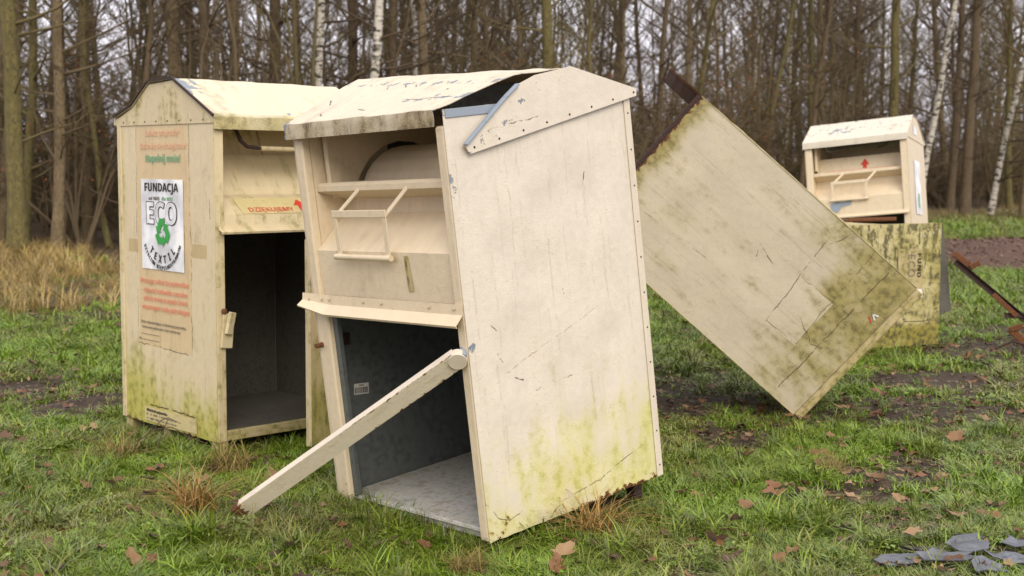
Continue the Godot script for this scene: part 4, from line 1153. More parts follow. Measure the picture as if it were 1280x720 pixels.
# ------------------------------------------------------------------ debris
func build_debris() -> void:
	# rusted angle iron propped between the mossy bin and the grass
	var a := Vector3(4.06, 0.80, -11.93)
	var e := Vector3(4.95, gh(4.95, -11.68) + 0.015, -11.68)
	var t := thing("angle_iron", "long rusty angle iron propped against the mossy bin", "metal bar", at(e.x, e.y, e.z))
	var o := -e
	var st := tool()
	bar_between(st, a + o, e + o, 0.05, 0.006, Vector3(0, 0, 1), 0.002)
	part("angle_web", done(st), M.dark_rust, t)
	st = tool()
	bar_between(st, a + o + Vector3(0.02, 0.02, 0.02), e + o + Vector3(0.02, 0.02, 0.02), 0.006, 0.045, Vector3(0, 0, 1), 0.002)
	part("angle_flange", done(st), M.dark_rust, t)
	st = tool()
	bar_between(st, a + o + Vector3(-0.02, 0.08, 0.03), a + o + Vector3(0.16, -0.06, 0.03), 0.06, 0.02, Vector3(0, 0, 1), 0.006)
	bar_between(st, a + o + Vector3(0.12, -0.05, 0.04), a + o + Vector3(0.21, 0.0, 0.05), 0.05, 0.03, Vector3(0, 0, 1), 0.008)
	part("bent_bracket", done(st), M.rust, t)
	var mid := a.lerp(e, 0.58) + o
	st = tool()
	bar_between(st, mid + Vector3(-0.22, 0.17, 0.035), mid + Vector3(0.0, -0.03, 0.035), 0.045, 0.012, Vector3(0, 0, 1), 0.005)
	part("rust_scale", done(st), M.rust, t)
	st = tool()
	bar_between(st, mid + Vector3(-0.10, -0.03, 0.0), mid + Vector3(0.20, -0.01, 0.05), 0.05, 0.008, Vector3(0, 0.3, 1), 0.003)
	part("cross_piece", done(st), M.dark_rust, t)
	# a rusted bracket lying in the mud beside it
	var bx := Vector3(4.60, gh(4.60, -11.75) + 0.09, -11.75)
	t = thing("rusty_bracket", "short orange rusty bracket standing in the mud by the angle iron", "metal scrap", at(bx.x, bx.y, bx.z))
	st = tool()
	bar_between(st, Vector3(-0.08, 0.12, 0), Vector3(0.12, -0.08, 0.02), 0.07, 0.02, Vector3(0, 0, 1), 0.006)
	part("bracket_web", done(st), M.rust, t)
	st = tool()
	bar_between(st, Vector3(-0.09, 0.11, 0.01), Vector3(0.02, 0.15, 0.03), 0.05, 0.025, Vector3(0, 0, 1), 0.006)
	part("bracket_tab", done(st), M.rust, t)
	st = tool()
	tube(st, [Vector3(-0.25, -0.05, 0.1), Vector3(-0.10, 0.02, 0.12), Vector3(0.08, -0.03, 0.15), Vector3(0.30, -0.05, 0.1)], [0.012, 0.012, 0.011, 0.010], 6, true)
	part("bent_rod", done(st), M.dark_rust, t)
	# rusted sheet strip on top of the mossy bin
	var top := Vector3(3.30, 1.176, -12.10)
	t = thing("rusty_strip", "orange rusty metal strip lying on top of the mossy bin", "metal scrap", Transform3D(Basis(Vector3.UP, 0.52), top))
	part("strip_sheet", box_mesh(Vector3(0.62, 0.022, 0.12), 0.006), M.rust, t)
	part("strip_fold", box_mesh(Vector3(0.60, 0.030, 0.012), 0.004), M.rust, t, at(0, 0.012, 0.062))
	# broken grey plastic at the lower right
	rng.seed = 61
	var spots := [[1.60, -5.32, 0.24, 0.5, 0], [1.80, -5.28, 0.26, -0.4, 0], [1.93, -5.46, 0.24, 0.9, 0], [1.74, -5.47, 0.20, 0.2, 1], [2.06, -5.30, 0.24, 0.0, 0], [2.20, -5.52, 0.20, -0.8, 0], [1.90, -5.16, 0.26, 1.4, 0], [1.98, -5.58, 0.16, 0.6, 1]]
	var labels := ["cracked grey plastic fragment at the outer tip of the broken sheeting", "curved grey plastic shard among the broken sheeting on the grass", "bent grey plastic shard lying across the broken sheeting", "small black plastic scrap between the grey plastic shards", "grey plastic shard with a lifted edge in the broken sheeting", "upturned grey plastic shard at the back of the broken sheeting", "flat grey plastic shard buried under the broken sheeting", "black plastic scrap poking up behind the grey shards"]
	for k in spots.size():
		var s: Array = spots[k]
		var piece := tag(part("plastic_shard", shard(s[2] * 0.88, 900 + k), M.plastic if s[4] == 0 else M.plastic_dark, self), labels[k], "plastic shard", "broken plastic sheeting")
		piece.transform = Transform3D(Basis.from_euler(Vector3(rng.randf_range(-0.15, 0.15), s[3], rng.randf_range(-0.15, 0.15))), Vector3(s[0], gh(s[0], s[1]) + 0.032 + 0.010 * (k % 3), s[1] + 0.05))
	# sticks
	var sticks := [[1.62, -6.35, 0.34, 0.15], [2.25, -6.6, 0.22, 2.2], [1.35, -7.9, 0.2, 0.6], [-0.55, -5.6, 0.16, 1.0]]
	var stick_labels := ["curved pale stick lying on bare soil near the plastic shards", "short dark stick in the grass behind the plastic shards", "thin brown stick beside the corner of the tipped bin", "short twig in the grass before the doorless opening"]
	for k in sticks.size():
		var s: Array = sticks[k]
		st = tool()
		var pts := []
		var rad := []
		for i in 6:
			var u := i / 5.0 - 0.5
			pts.append(Vector3(u * s[2], 0.012 + 0.02 * (0.25 - u * u) + rng.randf_range(-0.004, 0.004), 0.05 * s[2] * sin(u * 5.0)))
			rad.append(lerpf(0.009, 0.004, i / 5.0))
		tube(st, pts, rad, 6, true)
		var sk := tag(part("stick", done(st), M.twig if k % 2 else M.twig_olive, self), stick_labels[k], "stick", "fallen sticks")
		sk.transform = Transform3D(Basis(Vector3.UP, s[3]), Vector3(s[0], gh(s[0], s[1]) + 0.02, s[1]))
	# dead bramble twig arching by the foot of the poster bin
	var c := Vector3(-2.05, 0.0, -7.30)
	st = tool()
	tube(st, [Vector3(-0.10, 0.0, 0.05), Vector3(-0.06, 0.09, 0.04), Vector3(0.02, 0.15, 0.02), Vector3(0.12, 0.16, 0.0), Vector3(0.22, 0.10, 0.0), Vector3(0.32, 0.07, 0.02)], [0.004, 0.004, 0.0035, 0.003, 0.003, 0.002], 5, true)
	tube(st, [Vector3(0.02, 0.15, 0.02), Vector3(0.06, 0.20, 0.01), Vector3(0.10, 0.215, 0.0), Vector3(0.17, 0.18, 0.0)], [0.003, 0.003, 0.0025, 0.002], 5, true)
	tube(st, [Vector3(0.04, 0.0, 0.03), Vector3(0.05, 0.08, 0.02), Vector3(0.10, 0.21, 0.0)], [0.003, 0.003, 0.002], 5, true)
	var tw := tag(part("dead_twig", done(st), M.twig_dark, self), "thin dead bramble twig arching before the poster bin's foot", "twig")
	tw.position = Vector3(c.x, gh(c.x, c.z) + 0.03, c.z)

func shard(size: float, sd: int) -> ArrayMesh:
	var r := RandomNumberGenerator.new()
	r.seed = sd
	var nz := FastNoiseLite.new()
	nz.seed = sd
	nz.frequency = 2.2
	var n := 11
	var rim := []
	for k in n:
		var a := TAU * (k + r.randf_range(-0.3, 0.3)) / n
		rim.append(Vector2(cos(a) * 0.62, sin(a) * 0.42) * size * r.randf_range(0.5, 1.15))
	var st := tool()
	st.set_smooth_group(1)
	var bend := r.randf_range(0.2, 0.8) / size
	var p := func(q: Vector2) -> Vector3: return Vector3(q.x, bend * q.x * q.x * 0.35 - 0.25 * bend * q.y * q.y + 0.10 * size * nz.get_noise_2d(q.x * 4.0, q.y * 4.0), q.y)
	for layer in 2:
		var dy := Vector3(0, 0.004 * layer, 0)
		for k in n:
			var a: Vector2 = rim[k]
			var b: Vector2 = rim[(k + 1) % n]
			for s in 7:
				var i0 := s / 7.0
				var i1 := (s + 1) / 7.0
				var q := [p.call(a * i0) + dy, p.call(a * i1) + dy, p.call(b * i1) + dy, p.call(b * i0) + dy]
				if layer == 0: q.reverse()
				quad(st, q[0], q[1], q[2], q[3])
	st.set_smooth_group(-1)
	for k in n:
		var a: Vector3 = p.call(rim[k])
		var b: Vector3 = p.call(rim[(k + 1) % n])
		quad(st, a, a + Vector3(0, 0.004, 0), b + Vector3(0, 0.004, 0), b)
	return done(st)

# ------------------------------------------------------------------ the wood
func limb(st: SurfaceTool, r: RandomNumberGenerator, from: Vector3, dir: Vector3, length: float, rad: float, sides: int, segs: int, rise: float) -> Array:
	var pts := [from]
	var radii := [rad]
	var d := dir
	var p := from
	for k in segs:
		d = (d + Vector3(r.randf_range(-0.22, 0.22), r.randf_range(-0.14, 0.14) + rise, r.randf_range(-0.22, 0.22))).normalized()
		p += d * length / segs
		pts.append(p)
		radii.append(maxf(rad * (1.0 - (k + 1.0) / segs * 0.85), 0.0028))
	tube(st, pts, radii, sides)
	return pts

func out_dir(r: RandomNumberGenerator, up: float) -> Vector3:
	var a := r.randf() * TAU
	return Vector3(cos(a), up, sin(a)).normalized()

func make_tree(sd: int, h: float, rad: float, lean: Vector2, low: float, limbs: int, wander: float) -> Array:
	var r := RandomNumberGenerator.new()
	r.seed = sd
	var trunk := tool()
	var crown := tool()
	var pts := []
	var radii := []
	var n := 15
	var off := Vector2.ZERO
	for k in n + 1:
		var u := float(k) / n
		if k > 0: off += Vector2(r.randf_range(-1, 1), r.randf_range(-1, 1)) * wander
		pts.append(Vector3(off.x + lean.x * u * h, u * h - 0.15, off.y + lean.y * u * h))
		radii.append(rad * (1.0 - 0.86 * pow(u, 1.15)) * (1.0 + (0.35 if k == 0 else 0.0)))
	tube(trunk, pts, radii, 9)
	for k in limbs:
		var u := lerpf(low, 0.97, pow((k + r.randf()) / limbs, 0.9))
		var i := mini(int(u * n), n - 1)
		var p: Vector3 = pts[i].lerp(pts[i + 1], u * n - i)
		var dead := u < 0.30
		var len := (r.randf_range(0.8, 2.4) if dead else r.randf_range(1.5, 3.2)) * (1.15 - u * 0.5)
		var lp := limb(crown, r, p, out_dir(r, r.randf_range(0.0, 0.5) if dead else r.randf_range(0.5, 1.3)), len, minf(rad * 0.33, 0.013 + len * 0.011), 4, 5, 0.05)
		for m in (6 if dead else 8):
			var v := r.randf_range(0.25, 1.0)
			var j := mini(int(v * 5), 4)
			var q: Vector3 = lp[j].lerp(lp[j + 1], v * 5 - j)
			var tp := limb(crown, r, q, ((lp[j + 1] - lp[j]).normalized() + out_dir(r, 0.3) * 1.1).normalized(), r.randf_range(0.35, 1.0), 0.0095, 3, 3, 0.04)
			for w in 3:
				limb(crown, r, tp[1 + r.randi() % 2], ((tp[2] - tp[1]).normalized() + out_dir(r, 0.3)).normalized(), r.randf_range(0.2, 0.55), 0.0065, 3, 1, 0.03)
	return [done(trunk), done(crown)]

func make_bush(sd: int, h: float, stems: int, leaves: int, up0 := 0.9, up1 := 2.6) -> Array:
	var r := RandomNumberGenerator.new()
	r.seed = sd
	var st := tool()
	var lf := tool()
	lf.set_smooth_group(-1)
	for s in stems:
		var d := out_dir(r, r.randf_range(up0, up1))
		var len := h * r.randf_range(0.6, 1.15)
		var p := limb(st, r, Vector3(d.x * 0.12, -0.08, d.z * 0.12), d, len, 0.026 * h / 3.0, 4, 6, 0.02)
		for m in 11:
			var v := r.randf_range(0.2, 1.0)
			var j := mini(int(v * 6), 5)
			var q: Vector3 = p[j].lerp(p[j + 1], v * 6 - j)
			var tp := limb(st, r, q, ((p[j + 1] - p[j]).normalized() + out_dir(r, 0.3) * 0.9).normalized(), r.randf_range(0.4, 1.1) * h / 3.0, 0.010, 3, 3, 0.02)
			for w in 4:
				var e := limb(st, r, tp[1 + r.randi() % 2], out_dir(r, 0.4), r.randf_range(0.2, 0.5), 0.0065, 3, 1, 0.02)
				if r.randf() * 100.0 < leaves:
					var c: Vector3 = e[1]
					var a := out_dir(r, -0.6) * r.randf_range(0.035, 0.06)
					var b := a.cross(out_dir(r, 0.0)).normalized() * 0.022
					quad(lf, c, c + a * 0.5 + b, c + a, c + a * 0.5 - b)
	return [done(st), done(lf) if leaves > 0 else null]

func build_wood() -> void:
	# kinds: 0 grey brown, 1 mossy, 2 dark, 3 birch
	var barks := [M.bark, M.bark_mossy, M.bark_dark, M.bark_birch]
	var twigs := [M.twig, M.twig_olive, M.twig_dark, M.twig_dark]
	var kinds := ["bare_tree", "mossy_tree", "dark_tree", "birch_tree"]
	var texts := ["bare grey-brown tree", "bare tree with olive mossy bark", "bare tree with dark bark", "birch with black-marked white bark"]
	var groups := ["grey-brown trees of the wood", "mossy trees of the wood", "dark-barked trees of the wood", "birches of the wood"]
	var forms := []
	for k in 9:
		forms.append(make_tree(700 + k, [15.0, 17.0, 13.0, 16.0, 14.0, 18.0, 12.0, 16.0, 15.0][k], [0.105, 0.14, 0.06, 0.12, 0.085, 0.17, 0.045, 0.10, 0.07][k], [Vector2(0, 0), Vector2(0.02, 0), Vector2(-0.03, 0.01), Vector2(0.01, 0.02), Vector2(0.05, 0), Vector2(0, 0.01), Vector2(-0.06, 0), Vector2(0.0, -0.02), Vector2(0.08, 0)][k], [0.07, 0.12, 0.04, 0.09, 0.05, 0.12, 0.03, 0.07, 0.05][k], [48, 46, 46, 48, 46, 46, 44, 48, 46][k], [0.06, 0.05, 0.14, 0.08, 0.10, 0.05, 0.16, 0.08, 0.12][k]))
	var spots := []
	# trees that the photograph shows: [pixel x, distance, kind, form, scale, turn, tilt, label]
	var named := [
		[22, 25.0, 1, 5, 1.05, 0.3, 0.0, "thick bare tree with green mossy trunk at the wood's left end"],
		[70, 26.0, 0, 3, 1.0, 1.2, -0.01, ""], [110, 30.0, 0, 1, 1.0, 2.0, 0.01, ""], [88, 31.0, 0, 0, 1.0, 4.0, 0.0, ""], [150, 34.0, 2, 8, 1.0, 0.0, 0.03, ""], [138, 28.0, 1, 2, 1.1, 5.0, -0.05, ""],
		[182, 32.0, 1, 4, 1.0, 1.9, 0.02, ""], [225, 29.0, 0, 5, 1.1, 0.6, 0.0, ""], [240, 36.0, 2, 3, 1.0, 2.2, 0.0, ""], [262, 27.0, 2, 3, 0.95, 2.9, 0.0, ""], [273, 33.0, 3, 0, 1.0, 0.2, 0.0, ""], [300, 31.0, 0, 1, 1.0, 4.5, 0.01, ""], [345, 30.0, 2, 5, 0.95, 3.7, 0.0, ""],
		[375, 35.0, 0, 3, 1.0, 2.6, 0.0, ""], [402, 28.0, 3, 7, 1.05, 5.5, 0.0, "stout birch with peeling white bark between the poster bin and the slim birch"], [455, 27.0, 3, 0, 1.05, 1.0, 0.055, "slim bright white birch rising behind the bin with the loose gable"],
		[482, 30.0, 2, 3, 1.1, 0.9, 0.0, ""], [497, 33.0, 1, 6, 1.0, 2.0, 0.0, ""], [525, 31.0, 3, 4, 0.9, 2.4, 0.0, ""], [541, 30.0, 0, 1, 0.9, 3.3, 0.0, ""], [565, 36.0, 2, 0, 1.0, 1.1, 0.0, ""], [598, 34.0, 0, 3, 1.0, 5.1, 0.0, ""], [632, 38.0, 2, 2, 1.0, 0.4, 0.02, ""],
		[660, 36.0, 0, 4, 1.0, 3.0, 0.0, ""], [686, 31.0, 1, 5, 0.95, 1.5, 0.0, ""], [712, 33.0, 1, 6, 1.0, 0.4, 0.0, ""], [740, 35.0, 1, 8, 1.0, 2.3, 0.05, ""], [775, 38.0, 0, 0, 1.0, 1.8, 0.0, ""], [820, 37.0, 2, 7, 1.0, 4.2, 0.0, ""], [850, 42.0, 0, 3, 1.0, 0.8, 0.0, ""], [890, 41.0, 2, 2, 1.1, 3.5, 0.0, ""],
		[945, 43.0, 1, 8, 1.2, 0.1, 0.06, ""], [990, 42.0, 2, 4, 1.2, 0.1, 0.10, ""], [1030, 46.0, 0, 1, 1.1, 2.7, 0.0, ""], [1075, 47.0, 2, 3, 1.1, 4.0, 0.0, ""], [1115, 44.0, 1, 5, 1.1, 1.3, 0.0, ""], [1146, 44.0, 3, 7, 1.15, 3.1, 0.12, "pale birch leaning behind the bin with the red arrow"],
		[1185, 48.0, 2, 1, 1.1, 0.2, 0.0, ""], [1205, 45.0, 2, 5, 1.1, 2.2, 0.03, ""], [1236, 47.0, 3, 0, 1.1, 0.0, 0.17, "slender birch leaning strongly at the wood's edge above the mulch"], [1262, 50.0, 1, 3, 1.1, 3.9, 0.0, ""], [1278, 46.0, 0, 1, 1.0, 5.2, 0.0, ""]]
	for s in named:
		var x: float = (s[0] - 640.0) / 1630.0 * s[1]
		spots.append([Vector3(x, gh(x, -s[1]), -s[1]), s[2], s[3], s[4], s[5], s[6], s[7]])
	rng.seed = 5
	var tries := 0
	while spots.size() < 200 and tries < 20000:
		tries += 1
		var slope := rng.randf_range(-0.50, 0.52)
		var z := -27.0
		for k in 12: z = wood_edge(slope * -z)
		if slope < -0.08 and rng.randf() < 0.3: continue
		z -= rng.randf_range(1.0, 6.0) if rng.randf() < 0.35 else rng.randf_range(6.0, 40.0)
		var x := slope * -z
		if z > wood_edge(x) - 0.6: continue
		var ok := true
		for s in spots:
			if Vector2(x - s[0].x, z - s[0].z).length() < 1.25: ok = false; break
		if not ok: continue
		var kind: int = [0, 0, 0, 1, 1, 2, 2, 2, 3][rng.randi() % 9]
		spots.append([Vector3(x, gh(x, z), z), kind, rng.randi() % 9, rng.randf_range(0.75, 1.15), rng.randf() * TAU, rng.randf_range(-0.09, 0.10), ""])
	for s in spots:
		var basis := Basis(Vector3(0, 0, 1), -s[5]) * Basis(Vector3.UP, s[4])
		var build: String = ["straight", "sturdy upright", "crooked thin", "tall upright", "gently leaning", "thick straight", "slanting slim", "plain upright", "visibly leaning"][s[2]]
		var where: String = "at the wood's edge" if s[0].z > wood_edge(s[0].x) - 6.0 else ("in the middle of the wood" if s[0].z > wood_edge(s[0].x) - 20.0 else "deep in the wood")
		var t := thing(kinds[s[1]], s[6] if s[6] else "%s %s %s" % [build, texts[s[1]], where], "tree", Transform3D(basis.scaled(Vector3.ONE * s[3]), s[0]), "" if s[6] else groups[s[1]])
		part("trunk", forms[s[2]][0], barks[s[1]], t)
		part("crown", forms[s[2]][1], twigs[s[1]], t)
	# the depth of the wood beyond, one mass
	var pool := []
	for k in 3:
		var st := SurfaceTool.new()
		st.append_from(forms[k * 2][0], 0, Transform3D())
		st.append_from(forms[k * 2][1], 0, Transform3D())
		pool.append(st.commit())
	for k in 3:
		var list := []
		for i in 55:
			var z := -rng.randf_range(62.0, 150.0)
			var x := rng.randf_range(-0.55, 0.55) * -z
			if z > wood_edge(x) - 16.0: continue
			list.append(Transform3D(Basis(Vector3.UP, rng.randf() * TAU).scaled(Vector3.ONE * rng.randf_range(0.8, 1.25)), Vector3(x, gh(x, z), z)))
		scatter("far_wood", pool[k], M.twig if k < 2 else M.twig_olive, list, [], "distant bare wood behind the nearer trees")
	# shrubs and saplings along the edge
	var bushes := []
	for k in 4: bushes.append(make_bush(820 + k, [2.6, 3.6, 2.0, 4.4][k], [11, 10, 9, 9][k], [0, 40, 0, 55][k]))
	for k in 2: bushes.append(make_bush(830 + k, [6.5, 7.5][k], [6, 5][k], 0, 4.0, 9.0))
	for k in 3:
		var list := []
		for i in 75:
			var slope := rng.randf_range(-0.46, 0.46)
			var z := -27.0
			if slope < -0.08 and rng.randf() < 0.5: continue
			for q in 12: z = wood_edge(slope * -z)
			z -= rng.randf_range(2.0, 26.0)
			var x := slope * -z
			list.append(Transform3D(Basis(Vector3.UP, rng.randf() * TAU).scaled(Vector3.ONE * rng.randf_range(0.8, 1.4)), Vector3(x, gh(x, z), z)))
		scatter("undergrowth", bushes[[0, 1, 2][k]][0], [M.twig, M.twig_olive, M.twig][k], list, [], "tangled brown undergrowth filling the wood between the trunks")
	var nb := 0
	tries = 0
	var placed := []
	while nb < 140 and tries < 6000:
		tries += 1
		var slope := rng.randf_range(-0.44, 0.46)
		var z := -27.0
		for q in 12: z = wood_edge(slope * -z)
		z -= rng.randf_range(0.4, 16.0)
		var x := slope * -z
		var e := wood_edge(x)
		if z > e - 0.3 or z < e - 18.0: continue
		var k: int = [0, 1, 2, 3, 4, 5, 4, 5][rng.randi() % 8]
		var px := 640.0 + 1630.0 * x / -z
		if px > 660 and px < 960 and rng.randf() < 0.6: k = 3
		if k > 3 and slope < -0.08 and rng.randf() < 0.65: continue
		var ok := true
		for q in placed:
			if q.distance_to(Vector2(x, z)) < 0.9: ok = false; break
		if not ok: continue
		placed.append(Vector2(x, z))
		nb += 1
		var leafy: bool = bushes[k][1] != null
		var t := thing("leafy_sapling" if leafy else ("bare_shrub" if k < 4 else "stem_clump"), ["wide tangled bare shrub%s", "bushy sapling with few withered orange leaves%s", "low tangled bare shrub%s", "tall sapling with withered orange leaves%s", "clump of tall thin bare stems%s", "sparse clump of very tall thin stems%s"][k] % (" at the wood's edge" if z > e - 5.0 else " inside the wood"), "sapling" if leafy else "shrub", Transform3D(Basis(Vector3.UP, rng.randf() * TAU).scaled(Vector3.ONE * rng.randf_range(0.75, 1.3)), Vector3(x, gh(x, z), z)), "saplings with withered leaves" if leafy else "bare shrubs of the undergrowth")
		part("branches", bushes[k][0], [M.twig, M.twig_olive, M.twig_dark, M.twig, M.twig, M.twig_olive][k], t)
		if leafy: part("leaves", bushes[k][1], M.dead_leaf, t)

func scatter(called: String, mesh: Mesh, m: Material, list: Array, cols: Array, label := "") -> void:
	var mm := MultiMesh.new()
	mm.transform_format = MultiMesh.TRANSFORM_3D
	mm.use_colors = cols.size() > 0
	mm.mesh = mesh
	mm.instance_count = list.size()
	for i in list.size():
		mm.set_instance_transform(i, list[i])
		if cols.size(): mm.set_instance_color(i, cols[i])
	var o := MultiMeshInstance3D.new()
	o.name = numbered(called)
	o.multimesh = mm
	o.material_override = m
	add_child(o)
	tag(o, label, "", "", "stuff")

# ------------------------------------------------------------------ grass
func tuft(sd: int, blades: int, h0: float, h1: float, spread: float, width: float, droop: float, dry: float) -> ArrayMesh:
	var r := RandomNumberGenerator.new()
	r.seed = sd
	var verts := PackedVector3Array()
	var nrm := PackedVector3Array()
	var cols := PackedColorArray()
	for k in blades:
		var a := r.randf() * TAU
		var root := Vector3(cos(a), 0, sin(a)) * spread * sqrt(r.randf())
		var b := r.randf() * TAU
		var d := Vector3(cos(b), 0, sin(b))
		var side := Vector3(-d.z, 0, d.x) * width * r.randf_range(0.7, 1.3)
		var h := r.randf_range(h0, h1)
		var bend := droop * r.randf_range(0.25, 1.3)
		var p := []
		for i in 4:
			var u := i / 3.0
			p.append(root + d * h * bend * u * u + Vector3(0, h * (u - bend * 0.42 * u * u), 0) - Vector3(0, 0.006, 0))
		var c := Color(1, 1, 1) * (0.45 + 1.25 * pow(r.randf(), 1.6))
		if r.randf() < dry: c = Color(3.2, 2.1, 5.0) * r.randf_range(0.6, 1.2)
		var w := [1.0, 0.85, 0.55, 0.0]
		for i in 3:
			var q := [p[i] - side * w[i], p[i] + side * w[i], p[i + 1] + side * w[i + 1], p[i + 1] - side * w[i + 1]]
			var n: Vector3 = (q[0] - q[2]).cross(q[0] - q[1]).normalized()
			for j in ([0, 1, 2, 0, 2, 3] if i < 2 else [0, 1, 2]):
				verts.append(q[j])
				nrm.append(n)
				cols.append(c)
	var arr := []
	arr.resize(Mesh.ARRAY_MAX)
	arr[Mesh.ARRAY_VERTEX] = verts
	arr[Mesh.ARRAY_NORMAL] = nrm
	arr[Mesh.ARRAY_COLOR] = cols
	var am := ArrayMesh.new()
	am.add_surface_from_arrays(Mesh.PRIMITIVE_TRIANGLES, arr)
	return am

func herb(sd: int, leaves: int, size: float) -> ArrayMesh:
	# a low rosette of small rounded leaves (clover, creeping weeds)
	var r := RandomNumberGenerator.new()
	r.seed = sd
	var st := tool()
	st.set_smooth_group(-1)
	for k in leaves:
		var a := r.randf() * TAU
		var d := Vector3(cos(a), 0, sin(a))
		var s := Vector3(-d.z, 0, d.x)
		var c := d * size * 2.4 * sqrt(r.randf()) + Vector3(0, r.randf_range(0.008, 0.03), 0)
		var l := size * r.randf_range(0.6, 1.1)
		var tilt := Vector3(0, r.randf_range(-0.5, 0.5) * l, 0)
		st.set_color(Color(1, 1, 1) * r.randf_range(0.7, 1.3))
		for q in [[c, c + d * l * 0.5 + s * l * 0.42 + tilt * 0.4, c + d * l + tilt], [c, c + d * l + tilt, c + d * l * 0.5 - s * l * 0.42 + tilt * 0.4]]:
			for p in q: st.add_vertex(p)
	return done(st)

func blocked(x: float, z: float) -> bool:
	for b in boxes:
		var p: Vector3 = b[0] * Vector3(x, 0.1, z)
		if absf(p.x) < b[1] and absf(p.z) < b[2]: return true
	return false

func build_grass() -> void:
	rng.seed = 77
	var forms := [tuft(1, 12, 0.03, 0.085, 0.045, 0.0030, 1.1, 0.09), tuft(2, 14, 0.05, 0.12, 0.045, 0.0032, 1.25, 0.07), tuft(3, 12, 0.03, 0.09, 0.05, 0.0027, 1.6, 0.30), tuft(4, 10, 0.02, 0.05, 0.05, 0.0028, 0.9, 0.12), herb(5, 20, 0.019), tuft(6, 16, 0.08, 0.18, 0.04, 0.0032, 1.35, 0.14)]
	var lists := [[], [], [], [], [], []]
	var cols := [[], [], [], [], [], []]
	var green := [Color(0.185, 0.29, 0.018), Color(0.25, 0.355, 0.028), Color(0.27, 0.30, 0.05), Color(0.11, 0.185, 0.016)]
	var zones := [[-4.6, -6.2, 21000, 1.0], [-6.2, -9.0, 27000, 1.05], [-9.0, -14.0, 26000, 1.35], [-14.0, -22.0, 18000, 1.8], [-22.0, -34.0, 14000, 2.6], [-34.0, -56.0, 13000, 3.6]]
	for zn in zones:
		for i in zn[2]:
			var z := rng.randf_range(zn[1], zn[0])
			var x := rng.randf_range(-0.46, 0.46) * (-z + 0.6)
			if z < wood_edge(x) + 0.5: continue
			if blocked(x, z): continue
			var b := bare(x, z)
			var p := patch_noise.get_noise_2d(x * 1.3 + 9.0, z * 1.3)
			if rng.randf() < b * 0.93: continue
			if x > 6.6 and z < -19.5 and z > -31.5 and Vector2((x - 11.0) / 4.4, (z + 25.4) / 5.4).length() < 1.0: continue
			if x < -3.9 and z < -14.5 and z > -26.0 and x < -3.9 + (z + 14.5) * 0.12 and rng.randf() < 0.85: continue
			if Vector2((x - 1.92) / 0.5, (z + 5.35) / 0.28).length() < 1.0 and rng.randf() < 0.9: continue
			var by_tussock := false
			for q in [[-1.48, -6.02], [0.36, -5.72], [-2.22, -7.25], [-1.62, -7.15], [1.72, -6.9], [-0.18, -5.28]]:
				if Vector2(x - q[0], z - q[1]).length() < 0.11: by_tussock = true
			if by_tussock: continue
			if p < -0.25 and rng.randf() < 0.45: continue
			var k: int
			var u := rng.randf()
			if u < 0.22: k = 0
			elif u < 0.36 + 0.3 * maxf(p, 0.0): k = 1
			elif u < 0.62: k = 2
			elif u < 0.82: k = 3
			elif u < 0.97: k = 4
			else: k = 5
			if z < -14.0 and k in [3, 4]: k = 0
			var s: float = rng.randf_range(0.65, 1.25) * zn[3] * (1.0 - 0.35 * b) * (0.66 + 0.50 * smoothstep(-0.15, 0.4, patch_noise.get_noise_2d(x * 5.0, z * 5.0)))
			var c: Color = green[rng.randi() % 4] * rng.randf_range(0.8, 1.2)
			c = c.lerp(Color(0.25, 0.39, 0.03), clampf(p * 1.6, 0.0, 0.75))
			c = c.lerp(Color(0.34, 0.28, 0.12), clampf(-p * 0.8 + rng.randf_range(-0.32, 0.22), 0.0, 0.65))
			if z < -36.0: c = c.lerp(Color(0.34, 0.28, 0.11), smoothstep(-36.0, -46.0, z) * rng.randf_range(0.2, 1.0))
			if k == 4: c = c * Color(0.9, 1.0, 1.2)
			var basis := Basis(Vector3.UP, rng.randf() * TAU) * Basis(Vector3(1, 0, 0), rng.randf_range(-0.2, 0.2))
			lists[k].append(Transform3D(basis.scaled(Vector3(s * 1.1, s, s * 1.1)), Vector3(x, gh(x, z), z)))
			cols[k].append(c)
	for f in [[-0.859, -6.36, -0.093, -5.502, 260], [-0.093, -5.502, 0.735, -6.247, 320], [-2.5, -8.1, -1.75, -7.4, 220], [-1.75, -7.4, -0.9, -8.2, 160], [1.5, -8.3, 2.3, -8.6, 60], [3.0, -11.35, 4.1, -12.4, 160], [-1.35, -6.0, -0.6, -5.7, 60], [-1.0, -6.6, -0.9, -7.2, 90]]:
		for i in f[4]:
			var q := Vector2(f[0], f[1]).lerp(Vector2(f[2], f[3]), rng.randf())
			var n := (Vector2(f[2], f[3]) - Vector2(f[0], f[1])).orthogonal().normalized()
			q += n * (rng.randf_range(-0.10, 0.10) + rng.randf_range(-0.06, 0.06))
			if blocked(q.x, q.y): continue
			var k: int = [1, 5, 2][rng.randi() % 3]
			var s := rng.randf_range(0.55, 1.0) * (0.75 if k == 5 else 1.0)
			lists[k].append(Transform3D((Basis(Vector3.UP, rng.randf() * TAU) * Basis(Vector3(1, 0, 0), rng.randf_range(-0.3, 0.3))).scaled(Vector3.ONE * s), Vector3(q.x, gh(q.x, q.y), q.y)))
			cols[k].append(green[rng.randi() % 4].lerp(Color(0.36, 0.28, 0.12), rng.randf() * rng.randf()) * rng.randf_range(0.7, 1.1))
	for k in 6: scatter("grass" if k != 4 else "ground_cover", forms[k], M.grass, lists[k], cols[k], "short green winter grass with yellowed blades across the clearing" if k != 4 else "tiny round-leaved weeds creeping through the grass")
	# tall straw along the wood's edge on the left
	var straw := tuft(31, 34, 0.20, 0.58, 0.12, 0.0042, 1.75, 0.0)
	var sl := []
	var sc := []
